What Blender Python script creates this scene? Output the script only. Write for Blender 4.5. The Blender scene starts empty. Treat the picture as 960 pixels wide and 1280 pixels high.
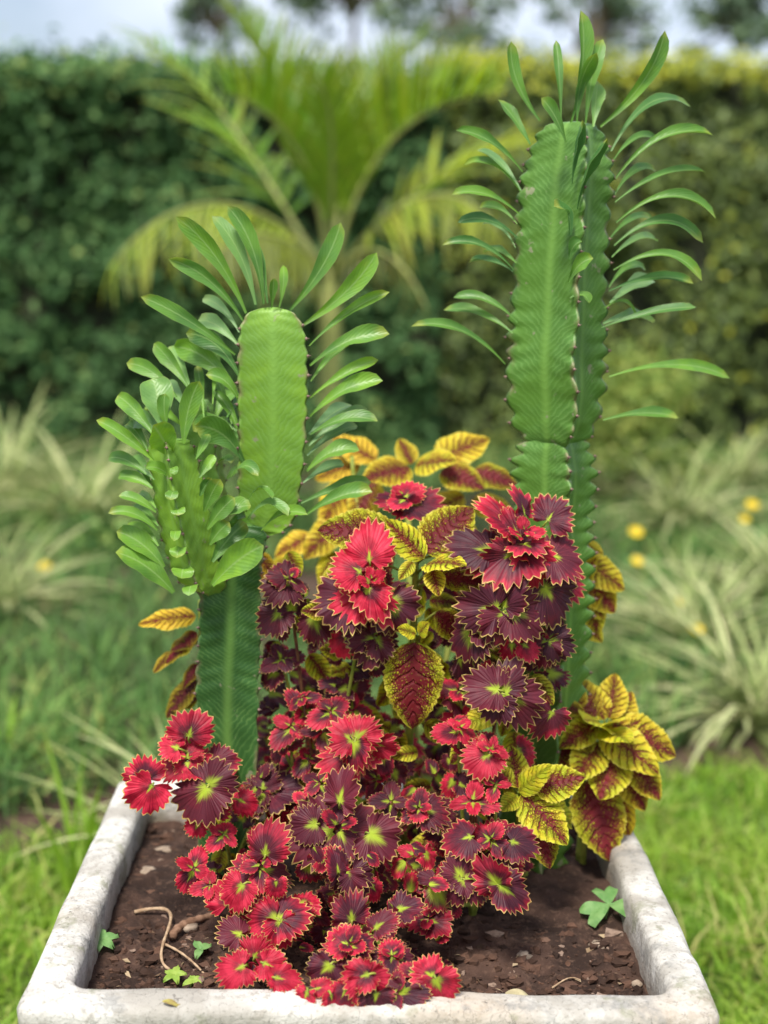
import bpy, math, random
import numpy as np
from mathutils import Vector, Matrix, noise as mnoise

random.seed(7)
rng = np.random.default_rng(11)
R = math.radians
scene = bpy.context.scene
col = scene.collection

# ------------------------------------------------------------------ camera
F_PX, PITCH, ROLL, CAM_Z = 1800.0, R(10.4), R(1.2), 1.45
cam_d = bpy.data.cameras.new('camera')
cam = bpy.data.objects.new('camera', cam_d); col.objects.link(cam)
cam_d.sensor_fit = 'VERTICAL'; cam_d.sensor_height = 36.0; cam_d.lens = 36.0*F_PX/1280.0
cam_d.clip_start = 0.05; cam_d.clip_end = 2000
_f = Vector((0, math.cos(PITCH), -math.sin(PITCH)))
_u0 = Vector((0, math.sin(PITCH), math.cos(PITCH))); _r0 = Vector((1, 0, 0))
CAM_R = _r0*math.cos(ROLL) + _u0*math.sin(ROLL)
CAM_U = _u0*math.cos(ROLL) - _r0*math.sin(ROLL)
CAM_F = _f
CAM_P = Vector((0, 0, CAM_Z))
cam.matrix_world = Matrix(((CAM_R.x, CAM_U.x, -CAM_F.x, CAM_P.x), (CAM_R.y, CAM_U.y, -CAM_F.y, CAM_P.y),
                           (CAM_R.z, CAM_U.z, -CAM_F.z, CAM_P.z), (0, 0, 0, 1)))
cam_d.dof.use_dof = True; cam_d.dof.focus_distance = 1.80; cam_d.dof.aperture_fstop = 2.3
scene.camera = cam

# ------------------------------------------------------------------ sky, sun, exposure
SUN_EL, SUN_AZ = R(60), R(-158)        # azimuth measured from +Y (beyond the hedge) towards +X
world = bpy.data.worlds.new('World'); scene.world = world; world.use_nodes = True
wn = world.node_tree; wn.nodes.clear()
w_out = wn.nodes.new('ShaderNodeOutputWorld'); w_bg = wn.nodes.new('ShaderNodeBackground')
sky = wn.nodes.new('ShaderNodeTexSky'); sky.sky_type = 'NISHITA'; sky.sun_disc = False
sky.sun_elevation = SUN_EL; sky.sun_rotation = SUN_AZ; sky.air_density = 1.0; sky.dust_density = 3.0; sky.ozone_density = 1.0
w_tc = wn.nodes.new('ShaderNodeTexCoord'); w_no = wn.nodes.new('ShaderNodeTexNoise')
w_no.inputs['Scale'].default_value = 4.5; w_no.inputs['Detail'].default_value = 5; w_no.inputs['Roughness'].default_value = 0.55
w_rp = wn.nodes.new('ShaderNodeMapRange'); w_rp.inputs[1].default_value = 0.36; w_rp.inputs[2].default_value = 0.66
w_rp.inputs[3].default_value = 0.25; w_rp.inputs[4].default_value = 0.97
w_mx = wn.nodes.new('ShaderNodeMix'); w_mx.data_type = 'RGBA'
w_mx.inputs['B'].default_value = (6.5, 7.0, 8.2, 1)     # bright thin cloud over the whole sky
wn.links.new(w_tc.outputs['Generated'], w_no.inputs['Vector']); wn.links.new(w_no.outputs['Fac'], w_rp.inputs[0])
wn.links.new(w_rp.outputs[0], w_mx.inputs['Factor']); wn.links.new(sky.outputs[0], w_mx.inputs['A'])
wn.links.new(w_mx.outputs['Result'], w_bg.inputs['Color']); w_bg.inputs['Strength'].default_value = 0.078
wn.links.new(w_bg.outputs[0], w_out.inputs['Surface'])

sun_d = bpy.data.lights.new('sun', 'SUN'); sun_d.energy = 2.8; sun_d.angle = R(14); sun_d.color = (1.0, 0.95, 0.86)
sun = bpy.data.objects.new('sun', sun_d); col.objects.link(sun)
_sd = Vector((math.sin(SUN_AZ)*math.cos(SUN_EL), math.cos(SUN_AZ)*math.cos(SUN_EL), math.sin(SUN_EL)))
sun.rotation_euler = _sd.to_track_quat('Z', 'Y').to_euler(); sun.location = (-3, 3, 8)
scene.view_settings.view_transform = 'Standard'; scene.view_settings.look = 'None'
scene.view_settings.exposure = 1.1; scene.view_settings.gamma = 1.0
scene.render.engine = 'CYCLES'
scene.cycles.use_denoising = True
scene.cycles.max_bounces = 5; scene.cycles.transmission_bounces = 4; scene.cycles.diffuse_bounces = 3; scene.cycles.glossy_bounces = 2

# ------------------------------------------------------------------ helpers
def at(px, py, Y):
    """photo pixel (960x1280) -> point of the place at distance Y"""
    d = CAM_F*F_PX + CAM_R*(px-480) - CAM_U*(py-640)
    return CAM_P + d*(Y/d.y)
def zoomed(x0, y0, s): return lambda x, y: (x0+x*s, y0+y*s)

def mesh_from(name, v, f, uv=None, var=None, smooth=True):
    me = bpy.data.meshes.new(name)
    v = np.asarray(v, dtype=np.float32).reshape(-1, 3)
    if isinstance(f, np.ndarray):
        nf, k = f.shape
        me.vertices.add(len(v)); me.vertices.foreach_set('co', v.ravel())
        me.loops.add(nf*k); me.loops.foreach_set('vertex_index', f.astype(np.int32).ravel())
        me.polygons.add(nf); me.polygons.foreach_set('loop_start', np.arange(0, nf*k, k, dtype=np.int32))
        me.update(calc_edges=True)
    else:
        me.from_pydata(v.tolist(), [], f)
    if smooth: me.polygons.foreach_set('use_smooth', np.ones(len(me.polygons), dtype=bool))
    if uv is not None:
        uv = np.asarray(uv, dtype=np.float32)
        li = np.empty(len(me.loops), dtype=np.int32); me.loops.foreach_get('vertex_index', li)
        l = me.uv_layers.new(name='UVMap'); l.data.foreach_set('uv', uv[li].ravel())
    if var is not None:
        a = me.attributes.new('var', 'FLOAT', 'POINT'); a.data.foreach_set('value', np.asarray(var, dtype=np.float32))
    me.update()
    return me

def empty(name, loc, label, cat, group=None):
    o = bpy.data.objects.new(name, None); col.objects.link(o); o.location = loc
    o.empty_display_size = 0.02
    o['label'] = label; o['category'] = cat
    if group: o['group'] = group
    return o
def tag(o, label, cat, group=None):
    o['label'] = label; o['category'] = cat
    if group: o['group'] = group
    return o
def root_loc(o):
    l = Vector((0, 0, 0))
    while o is not None: l += o.location; o = o.parent
    return l
def link(name, me, mat, parent=None, M=None, world_verts=True):
    """one object; its mesh is in world coordinates (world_verts) or placed by the matrix M"""
    o = bpy.data.objects.new(name, me); col.objects.link(o)
    if mat is not None and not me.materials: me.materials.append(mat)
    if parent is not None:
        o.parent = parent
        T = Matrix.Translation(-root_loc(parent))
        o.matrix_local = T @ M if M is not None else T
    elif M is not None: o.matrix_local = M
    return o
def struct(name, me, mat): o = link(name, me, mat); o['kind'] = 'structure'; return o
def stuff(name, me, mat, parent=None, label=None, cat=None):
    o = link(name, me, mat, parent); o['kind'] = 'stuff'
    if label: o['label'] = label; o['category'] = cat
    return o

class G:
    """small node-graph writer"""
    def __init__(s, name):
        s.m = bpy.data.materials.new(name); s.m.use_nodes = True; s.nt = s.m.node_tree; s.nt.nodes.clear()
        s.out = s.nt.nodes.new('ShaderNodeOutputMaterial')
    def put(s, sock, v):
        if v is None: return
        if isinstance(v, bpy.types.NodeSocket): s.nt.links.new(v, sock)
        elif isinstance(v, (tuple, list)) and len(v) == 3 and sock.type == 'RGBA': sock.default_value = (*v, 1)
        else: sock.default_value = v
    def node(s, t, ins=None, **props):
        n = s.nt.nodes.new('ShaderNode'+t)
        for k, v in props.items(): setattr(n, k, v)
        for k, v in (ins or {}).items(): s.put(n.inputs[k], v)
        return n
    def math(s, op, a, b=None, c=None, clamp=False):
        n = s.node('Math', operation=op, use_clamp=clamp)
        for i, v in enumerate((a, b, c)): s.put(n.inputs[i], v)
        return n.outputs[0]
    def mix(s, f, a, b, blend='MIX'):
        n = s.node('Mix', data_type='RGBA', blend_type=blend); s.put(n.inputs['Factor'], f)
        s.put(n.inputs['A'], a); s.put(n.inputs['B'], b); return n.outputs['Result']
    def rng(s, v, a, b, lo=0.0, hi=1.0, smooth=True):
        n = s.node('MapRange', interpolation_type='SMOOTHSTEP' if smooth else 'LINEAR')
        for i, x in enumerate((v, a, b, lo, hi)): s.put(n.inputs[i], x)
        return n.outputs[0]
    def noise(s, vec, scale, detail=2.0, rough=0.5, out='Fac'):
        return s.node('TexNoise', {'Vector': vec, 'Scale': scale, 'Detail': detail, 'Roughness': rough}).outputs[out]
    def comb(s, x, y, z=0.0): return s.node('CombineXYZ', {0: x, 1: y, 2: z}).outputs[0]
    def sep(s, v): n = s.node('SeparateXYZ', {0: v}); return n.outputs[0], n.outputs[1], n.outputs[2]
    def sepc(s, v): n = s.node('SeparateColor', {0: v}); return n.outputs[0], n.outputs[1], n.outputs[2]
    def uv(s): return s.sep(s.node('TexCoord').outputs['UV'])
    def obj(s): return s.node('TexCoord').outputs['Object']
    def geo(s): return s.node('NewGeometry').outputs['Position']
    def var(s): return s.node('Attribute', attribute_name='var').outputs['Fac']
    def info(s): return s.node('ObjectInfo')
    def bump(s, h, strength=0.3, dist=0.01): return s.node('Bump', {'Height': h, 'Strength': strength, 'Distance': dist}).outputs[0]
    def hsv(s, c, h=0.5, sa=1.0, v=1.0): return s.node('HueSaturation', {'Hue': h, 'Saturation': sa, 'Value': v, 'Color': c}).outputs[0]
    def finish(s, color, rough=0.6, normal=None, spec=0.4, trans=0.0, tcol=None, sub=None):
        p = s.node('BsdfPrincipled', {'Base Color': color, 'Roughness': rough, 'Specular IOR Level': spec})
        if normal is not None: s.put(p.inputs['Normal'], normal)
        o = p.outputs[0]
        if trans > 0:
            t = s.node('BsdfTranslucent', {'Color': tcol if tcol is not None else color})
            if normal is not None: s.put(t.inputs['Normal'], normal)
            mx = s.node('MixShader', {0: trans}); s.nt.links.new(o, mx.inputs[1]); s.nt.links.new(t.outputs[0], mx.inputs[2]); o = mx.outputs[0]
        s.nt.links.new(o, s.out.inputs['Surface'])
        return s.m

# ------------------------------------------------------------------ materials
def m_concrete():
    g = G('weathered_concrete'); p = g.geo()
    n1 = g.noise(p, 9, 5, 0.6); n2 = g.noise(p, 60, 4, 0.65); n3 = g.noise(p, 220, 2, 0.5); n4 = g.noise(p, 3.2, 3)
    c = g.mix(g.rng(n1, .38, .62), (.33, .31, .275), (.54, .525, .49))
    c = g.mix(g.math('MULTIPLY', g.rng(n2, .50, .66), .75), c, (.30, .28, .245))
    c = g.mix(g.math('MULTIPLY', g.rng(n4, .50, .66), .6), c, (.34, .26, .18))
    c = g.mix(g.math('MULTIPLY', g.rng(g.noise(p, 16, 4, .7), .56, .68), .6), c, (.20, .20, .19))
    c = g.mix(g.math('MULTIPLY', g.rng(n3, .60, .70), .55), c, (.16, .155, .13))
    x_, y_, z_ = g.sep(p)
    c = g.mix(g.math('MULTIPLY', g.rng(g.noise(p, 12, 4, .65), .57, .66), .55), c, (.17, .18, .10))
    dirt = g.rng(g.math('ADD', z_, g.math('MULTIPLY', g.math('SUBTRACT', n2, .5), .07)), .575, .545)
    c = g.mix(g.math('MULTIPLY', dirt, .55), c, (.17, .12, .085))
    # fine cracks
    vo = g.node('TexVoronoi', {'Vector': g.node('VectorMath', {0: p, 1: g.node('TexNoise', {'Vector': p, 'Scale': 14.0}).outputs['Color']}, operation='ADD').outputs[0], 'Scale': 5.0}, feature='DISTANCE_TO_EDGE')
    crack = g.rng(vo.outputs['Distance'], .0, .006, 1, 0)
    c = g.mix(g.math('MULTIPLY', crack, g.math('MULTIPLY', g.rng(n4, .38, .52), .8)), c, (.10, .09, .08))
    h = g.math('ADD', g.math('MULTIPLY', n2, .7), g.math('ADD', g.math('MULTIPLY', n3, .4), g.math('MULTIPLY', crack, -.4)))
    return g.finish(c, .9, g.bump(h, .55, .006), .2)
def m_soil():
    g = G('potting_soil'); p = g.geo()
    n1 = g.noise(p, 14, 5, .6); n2 = g.noise(p, 90, 5, .7); v = g.var()
    c = g.mix(g.rng(n1, .35, .65), (.030, .018, .014), (.075, .043, .032))
    c = g.mix(g.math('MULTIPLY', g.rng(n2, .5, .68), .7), c, (.13, .078, .055))
    return g.finish(c, .95, g.bump(g.math('ADD', n1, n2), .8, .008), .15)
def m_clod():
    g = G('soil_clods'); p = g.geo(); v = g.var(); n2 = g.noise(p, 120, 4, .7)
    c = g.mix(v, (.022, .013, .010), (.115, .062, .042))
    c = g.mix(g.math('MULTIPLY', g.rng(v, .93, .96), .9), c, (.24, .17, .13))
    c = g.mix(g.math('MULTIPLY', g.rng(n2, .5, .7), .5), c, (.05, .03, .022))
    return g.finish(c, .95, g.bump(n2, .6, .004), .15)
def m_plain(name, c1, c2, scale=30, rough=.7, trans=0.0, spec=.3, tcol=None):
    g = G(name); n = g.noise(g.geo(), scale, 3, .6)
    return g.finish(g.mix(g.rng(n, .35, .65), c1, c2), rough, g.bump(n, .25, .004), spec, trans, tcol)
def m_var(name, stops, rough=.55, trans=.35, tgain=1.25, spec=.35, patch=None):
    """colour by the random value each blade or leaf carries, plus broad patches"""
    g = G(name); v = g.var()
    rp = g.node('ValToRGB', {0: v}); el = rp.color_ramp.elements
    while len(el) < len(stops): el.new(.5)
    for e, (p_, c_) in zip(el, stops): e.position = p_; e.color = (*c_, 1)
    c = rp.outputs[0]
    if patch:
        sc, pc, amt = patch
        c = g.mix(g.math('MULTIPLY', g.rng(g.noise(g.geo(), sc, 3), .42, .62), amt), c, pc)
    return g.finish(c, rough, None, spec, trans, g.hsv(c, .49, 1.05, tgain))
def m_euph_stem():
    g = G('euphorbia_skin'); u, v, _ = g.uv(); oi = g.info()
    cr, cg, cb = g.sepc(oi.outputs['Color'])            # r: yellow-green fresh arm, g: dark old stem
    e = g.math('ABSOLUTE', g.math('SUBTRACT', g.math('MULTIPLY', u, 2), 1))   # 0 in the groove, 1 on the rib
    p = g.geo(); n = g.noise(p, 22, 3); nf = g.noise(p, 140, 3)
    base = g.mix(cr, (.046, .128, .020), (.185, .340, .030))
    base = g.mix(cg, base, (.026, .085, .018))
    base = g.mix(g.math('MULTIPLY', g.rng(n, .4, .65), .3), base, (.075, .19, .045))
    wob = g.math('MULTIPLY', g.noise(g.comb(u, g.math('MULTIPLY', v, 20)), 6, 2), .012)
    wob = g.math('ADD', wob, g.math('MULTIPLY', g.noise(p, 18, 2), .016))
    ph = g.math('ADD', g.math('SUBTRACT', v, g.math('MULTIPLY', g.math('POWER', e, 1.25), .040)), wob)
    st = g.math('SINE', g.math('MULTIPLY', ph, 2*math.pi/.0085))
    chev = g.rng(st, .1, 1.0)
    base = g.mix(g.math('MULTIPLY', chev, g.math('MULTIPLY', g.rng(e, .0, .35), g.rng(n, .35, .65, .10, .28))), base, (.20, .36, .10))
    groove = g.rng(e, .0, .30, 1, 0)
    base = g.mix(g.math('MULTIPLY', groove, .42), base, (.20, .37, .075))
    edge = g.rng(e, .95, 1.0)
    base = g.mix(g.math('MULTIPLY', edge, .55), base, (.13, .20, .07))
    scar = g.rng(g.noise(p, 48, 3, .5), .66, .71)
    base = g.mix(g.math('MULTIPLY', scar, .75), base, (.24, .23, .15))
    cork = g.math('MULTIPLY', g.rng(e, .86, 1.0), g.rng(g.noise(p, 30, 3, .6), .48, .62))
    base = g.mix(g.math('MULTIPLY', cork, .75), base, (.20, .16, .09))
    base = g.mix(g.math('MULTIPLY', g.rng(g.noise(p, 7, 3, .5), .5, .68), .35), base, (.030, .085, .016))
    h = g.math('ADD', g.math('MULTIPLY', st, .35), g.math('MULTIPLY', nf, .5))
    return g.finish(base, .46, g.bump(h, .07, .003), .32)
def m_euph_leaf():
    g = G('euphorbia_leaf'); u, v, _ = g.uv(); oi = g.info(); cr, cg, cb = g.sepc(oi.outputs['Color'])
    side = g.math('ABSOLUTE', g.math('SUBTRACT', v, .5))
    n = g.noise(g.geo(), 45, 3)
    c = g.mix(cr, (.050, .150, .036), (.200, .385, .040))
    c = g.mix(g.math('MULTIPLY', g.rng(n, .4, .65), .35), c, (.10, .24, .06))
    c = g.mix(g.math('MULTIPLY', g.rng(g.noise(g.geo(), 16, 3), .45, .65), .45), c, (.035, .110, .030))
    c = g.mix(g.math('MULTIPLY', g.rng(g.math('ADD', u, g.math('MULTIPLY', g.noise(g.geo(), 30, 2), .6)), 1.15, 1.35), .6), c, (.34, .36, .06))
    c = g.mix(cg, c, (.22, .36, .19))                                    # pale underside
    c = g.mix(g.math('MULTIPLY', g.rng(side, .0, .06, 1, 0), .5), c, (.30, .44, .16))
    ve = g.math('SINE', g.math('MULTIPLY', g.math('SUBTRACT', u, g.math('MULTIPLY', side, .55)), 75))
    c = g.mix(g.math('MULTIPLY', g.rng(ve, .75, 1.0), .07), c, (.30, .44, .18))
    c = g.mix(g.math('MULTIPLY', g.rng(side, .455, .5), .35), c, (.30, .34, .12))
    h = g.math('ADD', g.math('MULTIPLY', ve, .12), n)
    return g.finish(c, .38, g.bump(h, .20, .004), .36, .30, g.hsv(c, .485, 1.1, 1.5))
def m_coleus_red():
    g = G('red_coleus_leaf'); u, v, _ = g.uv(); oi = g.info()
    red, lime, br = g.sepc(oi.outputs['Color']); rd = oi.outputs['Random']
    off = g.math('MULTIPLY', rd, 37.0)
    ns = g.noise(g.comb(g.math('ADD', g.math('MULTIPLY', u, 34), off), g.math('MULTIPLY', v, 1.3), off), 1, 2, .6)
    nb = g.noise(g.comb(g.math('ADD', g.math('MULTIPLY', u, 5), off), g.math('MULTIPLY', v, 3), off), 1, 2, .5)
    burg = g.mix(rd, (.052, .012, .024), (.105, .014, .026))
    burg = g.mix(g.math('MULTIPLY', g.rng(nb, .45, .7), .5), burg, (.15, .014, .026))
    redc = g.mix(g.rng(nb, .35, .7), (.36, .008, .028), (.58, .026, .062))
    x = g.math('ADD', v, g.math('ADD', g.math('MULTIPLY', g.math('SUBTRACT', ns, .5), .55), g.math('MULTIPLY', g.math('SUBTRACT', nb, .5), .55)))
    thr = g.math('SUBTRACT', 1.24, g.math('MULTIPLY', red, 1.05))
    fr = g.rng(x, g.math('SUBTRACT', thr, .34), g.math('ADD', thr, .30))
    c = g.mix(fr, burg, redc)
    # veins radiating from the leaf base: thin, paler
    fv = g.math('ABSOLUTE', g.math('SUBTRACT', g.math('FRACT', g.math('MULTIPLY', u, 15)), .5))
    vein = g.rng(fv, .0, .075, 1, 0)
    c = g.mix(g.math('MULTIPLY', vein, g.math('MULTIPLY', g.rng(v, .95, .3), .28)), c, (.40, .085, .10))
    fv2 = g.math('ABSOLUTE', g.math('SUBTRACT', g.math('FRACT', g.math('ADD', g.math('MULTIPLY', u, 45), g.math('MULTIPLY', v, 1.2))), .5))
    c = g.mix(g.math('MULTIPLY', g.rng(fv2, .0, .12, 1, 0), .30), c, (.055, .006, .012))
    # lime heart, feathered out along the veins
    lx = g.math('ADD', v, g.math('ADD', g.math('MULTIPLY', g.math('SUBTRACT', ns, .5), .42), g.math('MULTIPLY', vein, -.10)))
    mid = g.math('ABSOLUTE', g.math('SUBTRACT', u, .5))
    lx = g.math('ADD', lx, g.rng(mid, .0, .10, -.16, 0))
    lm = g.rng(lx, g.math('MULTIPLY', lime, .08), g.math('MULTIPLY', lime, .52), 1, 0)
    c = g.mix(lm, c, g.mix(ns, (.22, .36, .020), (.50, .56, .05)))
    # cream to lime rim line, pink-red where the leaf is young
    rim = g.rng(g.math('ADD', v, g.math('MULTIPLY', g.math('SUBTRACT', nb, .5), .05)), .95, .99)
    c = g.mix(g.math('MULTIPLY', rim, g.rng(ns, .3, .6, .5, .95)), c, g.mix(ns, (.60, .36, .12), (.62, .52, .16)))
    c = g.hsv(c, .5, 1.0, br)
    h = g.math('ADD', g.math('MULTIPLY', g.rng(fv, .0, .25, -1, 0), .8), g.math('MULTIPLY', ns, .8))
    return g.finish(c, .52, g.bump(h, .40, .004), .26, .24, g.hsv(c, .5, 1.1, 1.6))
def m_coleus_yellow():
    g = G('yellow_coleus_leaf'); u, v, _ = g.uv(); oi = g.info()
    dark, warm, br = g.sepc(oi.outputs['Color']); rd = oi.outputs['Random']
    s = g.math('SUBTRACT', g.math('MULTIPLY', v, 2), 1); a = g.math('ABSOLUTE', s)
    off = g.math('MULTIPLY', rd, 19.0)
    wv = g.noise(g.comb(g.math('MULTIPLY', u, 7), g.math('ADD', g.math('MULTIPLY', s, 2.5), off), off), 1.0, 3)
    along = g.math('ADD', g.math('SUBTRACT', u, g.math('MULTIPLY', a, .22)), g.math('MULTIPLY', g.math('SUBTRACT', wv, .5), .13))
    vo = g.node('TexVoronoi', {'Vector': g.comb(g.math('MULTIPLY', along, 32), g.math('MULTIPLY', s, 10), off), 'Scale': 1.0}, feature='DISTANCE_TO_EDGE')
    fsec = g.math('ABSOLUTE', g.math('SUBTRACT', g.math('FRACT', g.math('MULTIPLY', along, 8)), .5))
    sec = g.math('MULTIPLY', g.rng(fsec, .03, .20, 1, 0), g.rng(wv, .3, .6, .35, 1.0))
    midr = g.rng(a, .0, .09, 1, 0)
    nb = g.noise(g.comb(g.math('MULTIPLY', u, 4), g.math('ADD', s, off), off), 1.5, 2)
    # how far the yellow cells open: more towards the margin
    opening = g.math('SUBTRACT', g.math('ADD', g.math('MULTIPLY', dark, .47), g.math('MULTIPLY', g.math('SUBTRACT', nb, .5), .4)), g.math('MULTIPLY', a, .48))
    cell = g.rng(vo.outputs['Distance'], g.math('SUBTRACT', opening, .12), g.math('ADD', opening, .16))
    secd = g.math('MULTIPLY', sec, g.math('MULTIPLY', g.rng(a, 1.0, .5), g.rng(dark, .05, .4)))
    midd = g.math('MULTIPLY', midr, g.rng(dark, .1, .5))
    cell = g.math('MULTIPLY', cell, g.math('SUBTRACT', 1, g.math('MAXIMUM', secd, midd)))
    yel = g.mix(warm, g.mix(g.rng(nb, .35, .65), (.44, .48, .020), (.64, .54, .03)), (.70, .38, .03))
    bur = g.mix(nb, (.085, .010, .014), (.21, .014, .020))
    c = g.mix(cell, bur, yel)
    c = g.mix(g.math('MULTIPLY', g.rng(a, .90, .97), .85), c, (.58, .50, .07))
    c = g.hsv(c, .5, 1.0, br)
    h = g.math('ADD', g.math('MULTIPLY', cell, .6), g.math('MULTIPLY', sec, -.9))
    return g.finish(c, .56, g.bump(h, .8, .005), .26, .28, g.hsv(c, .5, 1.1, 1.5))
def m_variegated():
    g = G('variegated_strap_leaf'); u, v, _ = g.uv(); a = g.math('ABSOLUTE', g.math('SUBTRACT', g.math('MULTIPLY', v, 2), 1)); vr = g.var()
    st = g.noise(g.comb(g.math('MULTIPLY', v, 9), g.math('MULTIPLY', vr, 50), 0.0), 1.0, 1)
    gr = g.rng(g.math('ADD', a, g.math('MULTIPLY', g.math('SUBTRACT', st, .5), .5)), .15, .6, 1, 0)
    c = g.mix(gr, (.64, .62, .34), (.16, .27, .06))
    c = g.mix(g.rng(vr, .35, 1, 0, .85), c, (.20, .29, .07))
    return g.finish(c, .6, None, .2, .3)
def m_palm():
    g = G('palm_leaflet'); u, v, _ = g.uv(); oi = g.info(); yl, dry, br = g.sepc(oi.outputs['Color'])
    n = g.noise(g.geo(), 12, 2)
    c = g.mix(yl, (.115, .25, .030), (.42, .47, .035)); c = g.mix(g.math('MULTIPLY', g.rng(g.math('ADD', u, g.math('SUBTRACT', n, .5)), .5, .95), .5), c, (.34, .34, .06))
    c = g.mix(dry, c, (.30, .20, .09)); c = g.hsv(c, .5, 1, br)
    return g.finish(c, .42, None, .4, .42, g.hsv(c, .49, 1.1, 1.7))
def m_bark():
    g = G('bark'); p = g.obj(); n = g.noise(p, 14, 5); x, y, z = g.sep(p)
    c = g.mix(n, (.10, .075, .05), (.22, .18, .13)); return g.finish(c, .9, g.bump(n, .6, .02), .2)
def m_palm_trunk():
    g = G('palm_trunk_green'); p = g.geo(); x, y, z = g.sep(p); n = g.noise(p, 18, 3)
    ring = g.rng(g.math('ABSOLUTE', g.math('SUBTRACT', g.math('FRACT', g.math('MULTIPLY', z, 11)), .5)), .0, .08, 1, 0)
    c = g.mix(n, (.22, .25, .07), (.34, .36, .12)); c = g.mix(g.math('MULTIPLY', ring, .6), c, (.20, .16, .08))
    return g.finish(c, .6, g.bump(n, .3, .01), .3)

M = dict(concrete=m_concrete(), soil=m_soil(), clod=m_clod(), estem=m_euph_stem(), eleaf=m_euph_leaf(), cred=m_coleus_red(),
         cyel=m_coleus_yellow(), flax=m_variegated(), palm=m_palm(), bark=m_bark(), ptrunk=m_palm_trunk())
M['spine'] = m_plain('spine', (.13, .075, .06), (.26, .17, .14), 200, .6)
M['cstem'] = m_plain('coleus_stem', (.20, .26, .035), (.34, .36, .06), 60, .5, .15)
M['cstem_d'] = m_plain('coleus_stem_dark', (.12, .035, .03), (.22, .10, .045), 60, .5, .1)
M['grass'] = m_var('lawn_blade', [(0, (.10, .21, .018)), (.45, (.20, .37, .032)), (.8, (.30, .46, .050)), (1, (.58, .53, .20))], .5, .38, 1.35, .35, (1.3, (.26, .35, .040), .5))
M['turf'] = m_plain('turf_soil', (.045, .075, .014), (.09, .12, .025), 9, .95)
M['bed'] = m_plain('bed_soil', (.040, .024, .017), (.085, .052, .036), 14, .95)
M['cover'] = m_var('ground_cover_blade', [(0, (.035, .090, .024)), (.5, (.095, .200, .050)), (.9, (.19, .32, .080)), (1, (.40, .44, .13))], .62, .28, 1.2, .14, (1.1, (.13, .22, .085), .5))
M['hedge'] = m_var('dark_hedge_leaf', [(0, (.028, .075, .024)), (.6, (.080, .175, .055)), (.93, (.18, .30, .10)), (1, (.30, .38, .11))], .62, .25, 1.2, .16, (1.4, (.045, .105, .036), .5))
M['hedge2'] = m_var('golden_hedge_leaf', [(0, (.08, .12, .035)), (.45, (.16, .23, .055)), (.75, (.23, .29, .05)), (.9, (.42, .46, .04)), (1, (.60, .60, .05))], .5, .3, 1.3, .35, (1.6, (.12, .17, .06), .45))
M['core'] = m_plain('hedge_gap_shade', (.020, .026, .014), (.040, .045, .022), 8, .95)  # near-black green: shade inside the hedge put into the colour
M['tree'] = m_var('far_tree_leaf', [(0, (.09, .15, .09)), (.6, (.15, .23, .13)), (1, (.24, .32, .17))], .55, .3, 1.25)  # lightened greens: distance haze put into the leaf colour
M['shrub'] = m_var('light_shrub_leaf', [(0, (.11, .19, .040)), (.5, (.22, .32, .060)), (1, (.44, .48, .12))], .5, .35, 1.3)
M['petal'] = m_plain('yellow_petal', (.75, .52, .02), (.85, .62, .03), 40, .5, .3)
M['weed'] = m_plain('seedling_leaf', (.12, .27, .075), (.20, .36, .12), 60, .5, .3)
M['weed_y'] = m_plain('young_seedling_leaf', (.22, .36, .05), (.32, .44, .08), 60, .5, .3)
M['root'] = m_plain('dry_root', (.26, .17, .10), (.42, .30, .19), 90, .85)
M['root_d'] = m_plain('brown_root', (.14, .075, .045), (.24, .14, .09), 90, .85)
M['dry'] = m_plain('dry_leaf', (.36, .31, .18), (.50, .44, .26), 70, .8, .15)
M['stone'] = m_plain('stone', (.20, .15, .11), (.36, .28, .21), 50, .85)

# ------------------------------------------------------------------ generic geometry
def grid_faces(nr, nc, wrap=False):
    i = np.arange(nr-1)[:, None]; j = np.arange(nc if wrap else nc-1)[None, :]
    a = i*nc+j; b = i*nc+(j+1) % nc; return np.stack([a, b, b+nc, a+nc], -1).reshape(-1, 4)
def bez(P, t):
    a, b, c, d = [np.array(p, float) for p in P]; t = np.asarray(t)[:, None]
    return a*(1-t)**3+3*b*t*(1-t)**2+3*c*t*t*(1-t)+d*t**3
def tube(pts, radii, n=8, cap=True):
    pts = np.asarray(pts, float); k = len(pts)
    T = np.gradient(pts, axis=0); T /= np.linalg.norm(T, axis=1)[:, None]+1e-9
    ref = np.array([.31, .17, .93]) if abs(T[0][2]) < .9 else np.array([1., .1, 0])
    S = np.cross(T, ref); S /= np.linalg.norm(S, axis=1)[:, None]; B = np.cross(T, S)
    a = np.linspace(0, 2*np.pi, n, endpoint=False); r = np.asarray(radii, float).reshape(-1, 1, 1)
    v = pts[:, None]+r*(np.cos(a)[None, :, None]*S[:, None]+np.sin(a)[None, :, None]*B[:, None])
    f = grid_faces(k, n, True).tolist()
    if cap: f += [list(range(n))[::-1], list(range((k-1)*n, k*n))]
    return v.reshape(-1, 3), f
def join(parts):
    V, Fs, o = [], [], 0
    for v, f in parts:
        v = np.asarray(v).reshape(-1, 3); V.append(v)
        Fs += [[i+o for i in q] for q in (f.tolist() if isinstance(f, np.ndarray) else f)]; o += len(v)
    return np.concatenate(V), Fs
def frame(pos, tip, nrm, s=1.0):
    """matrix: local +Y to tip, local +Z to nrm"""
    y = Vector(tip).normalized(); z = Vector(nrm); z = (z-y*z.dot(y))
    if z.length < 1e-5: z = y.orthogonal()
    z.normalize(); x = y.cross(z)
    m = Matrix((x, y, z)).transposed().to_4x4(); return Matrix.Translation(pos) @ m @ Matrix.Scale(s, 4)
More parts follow.
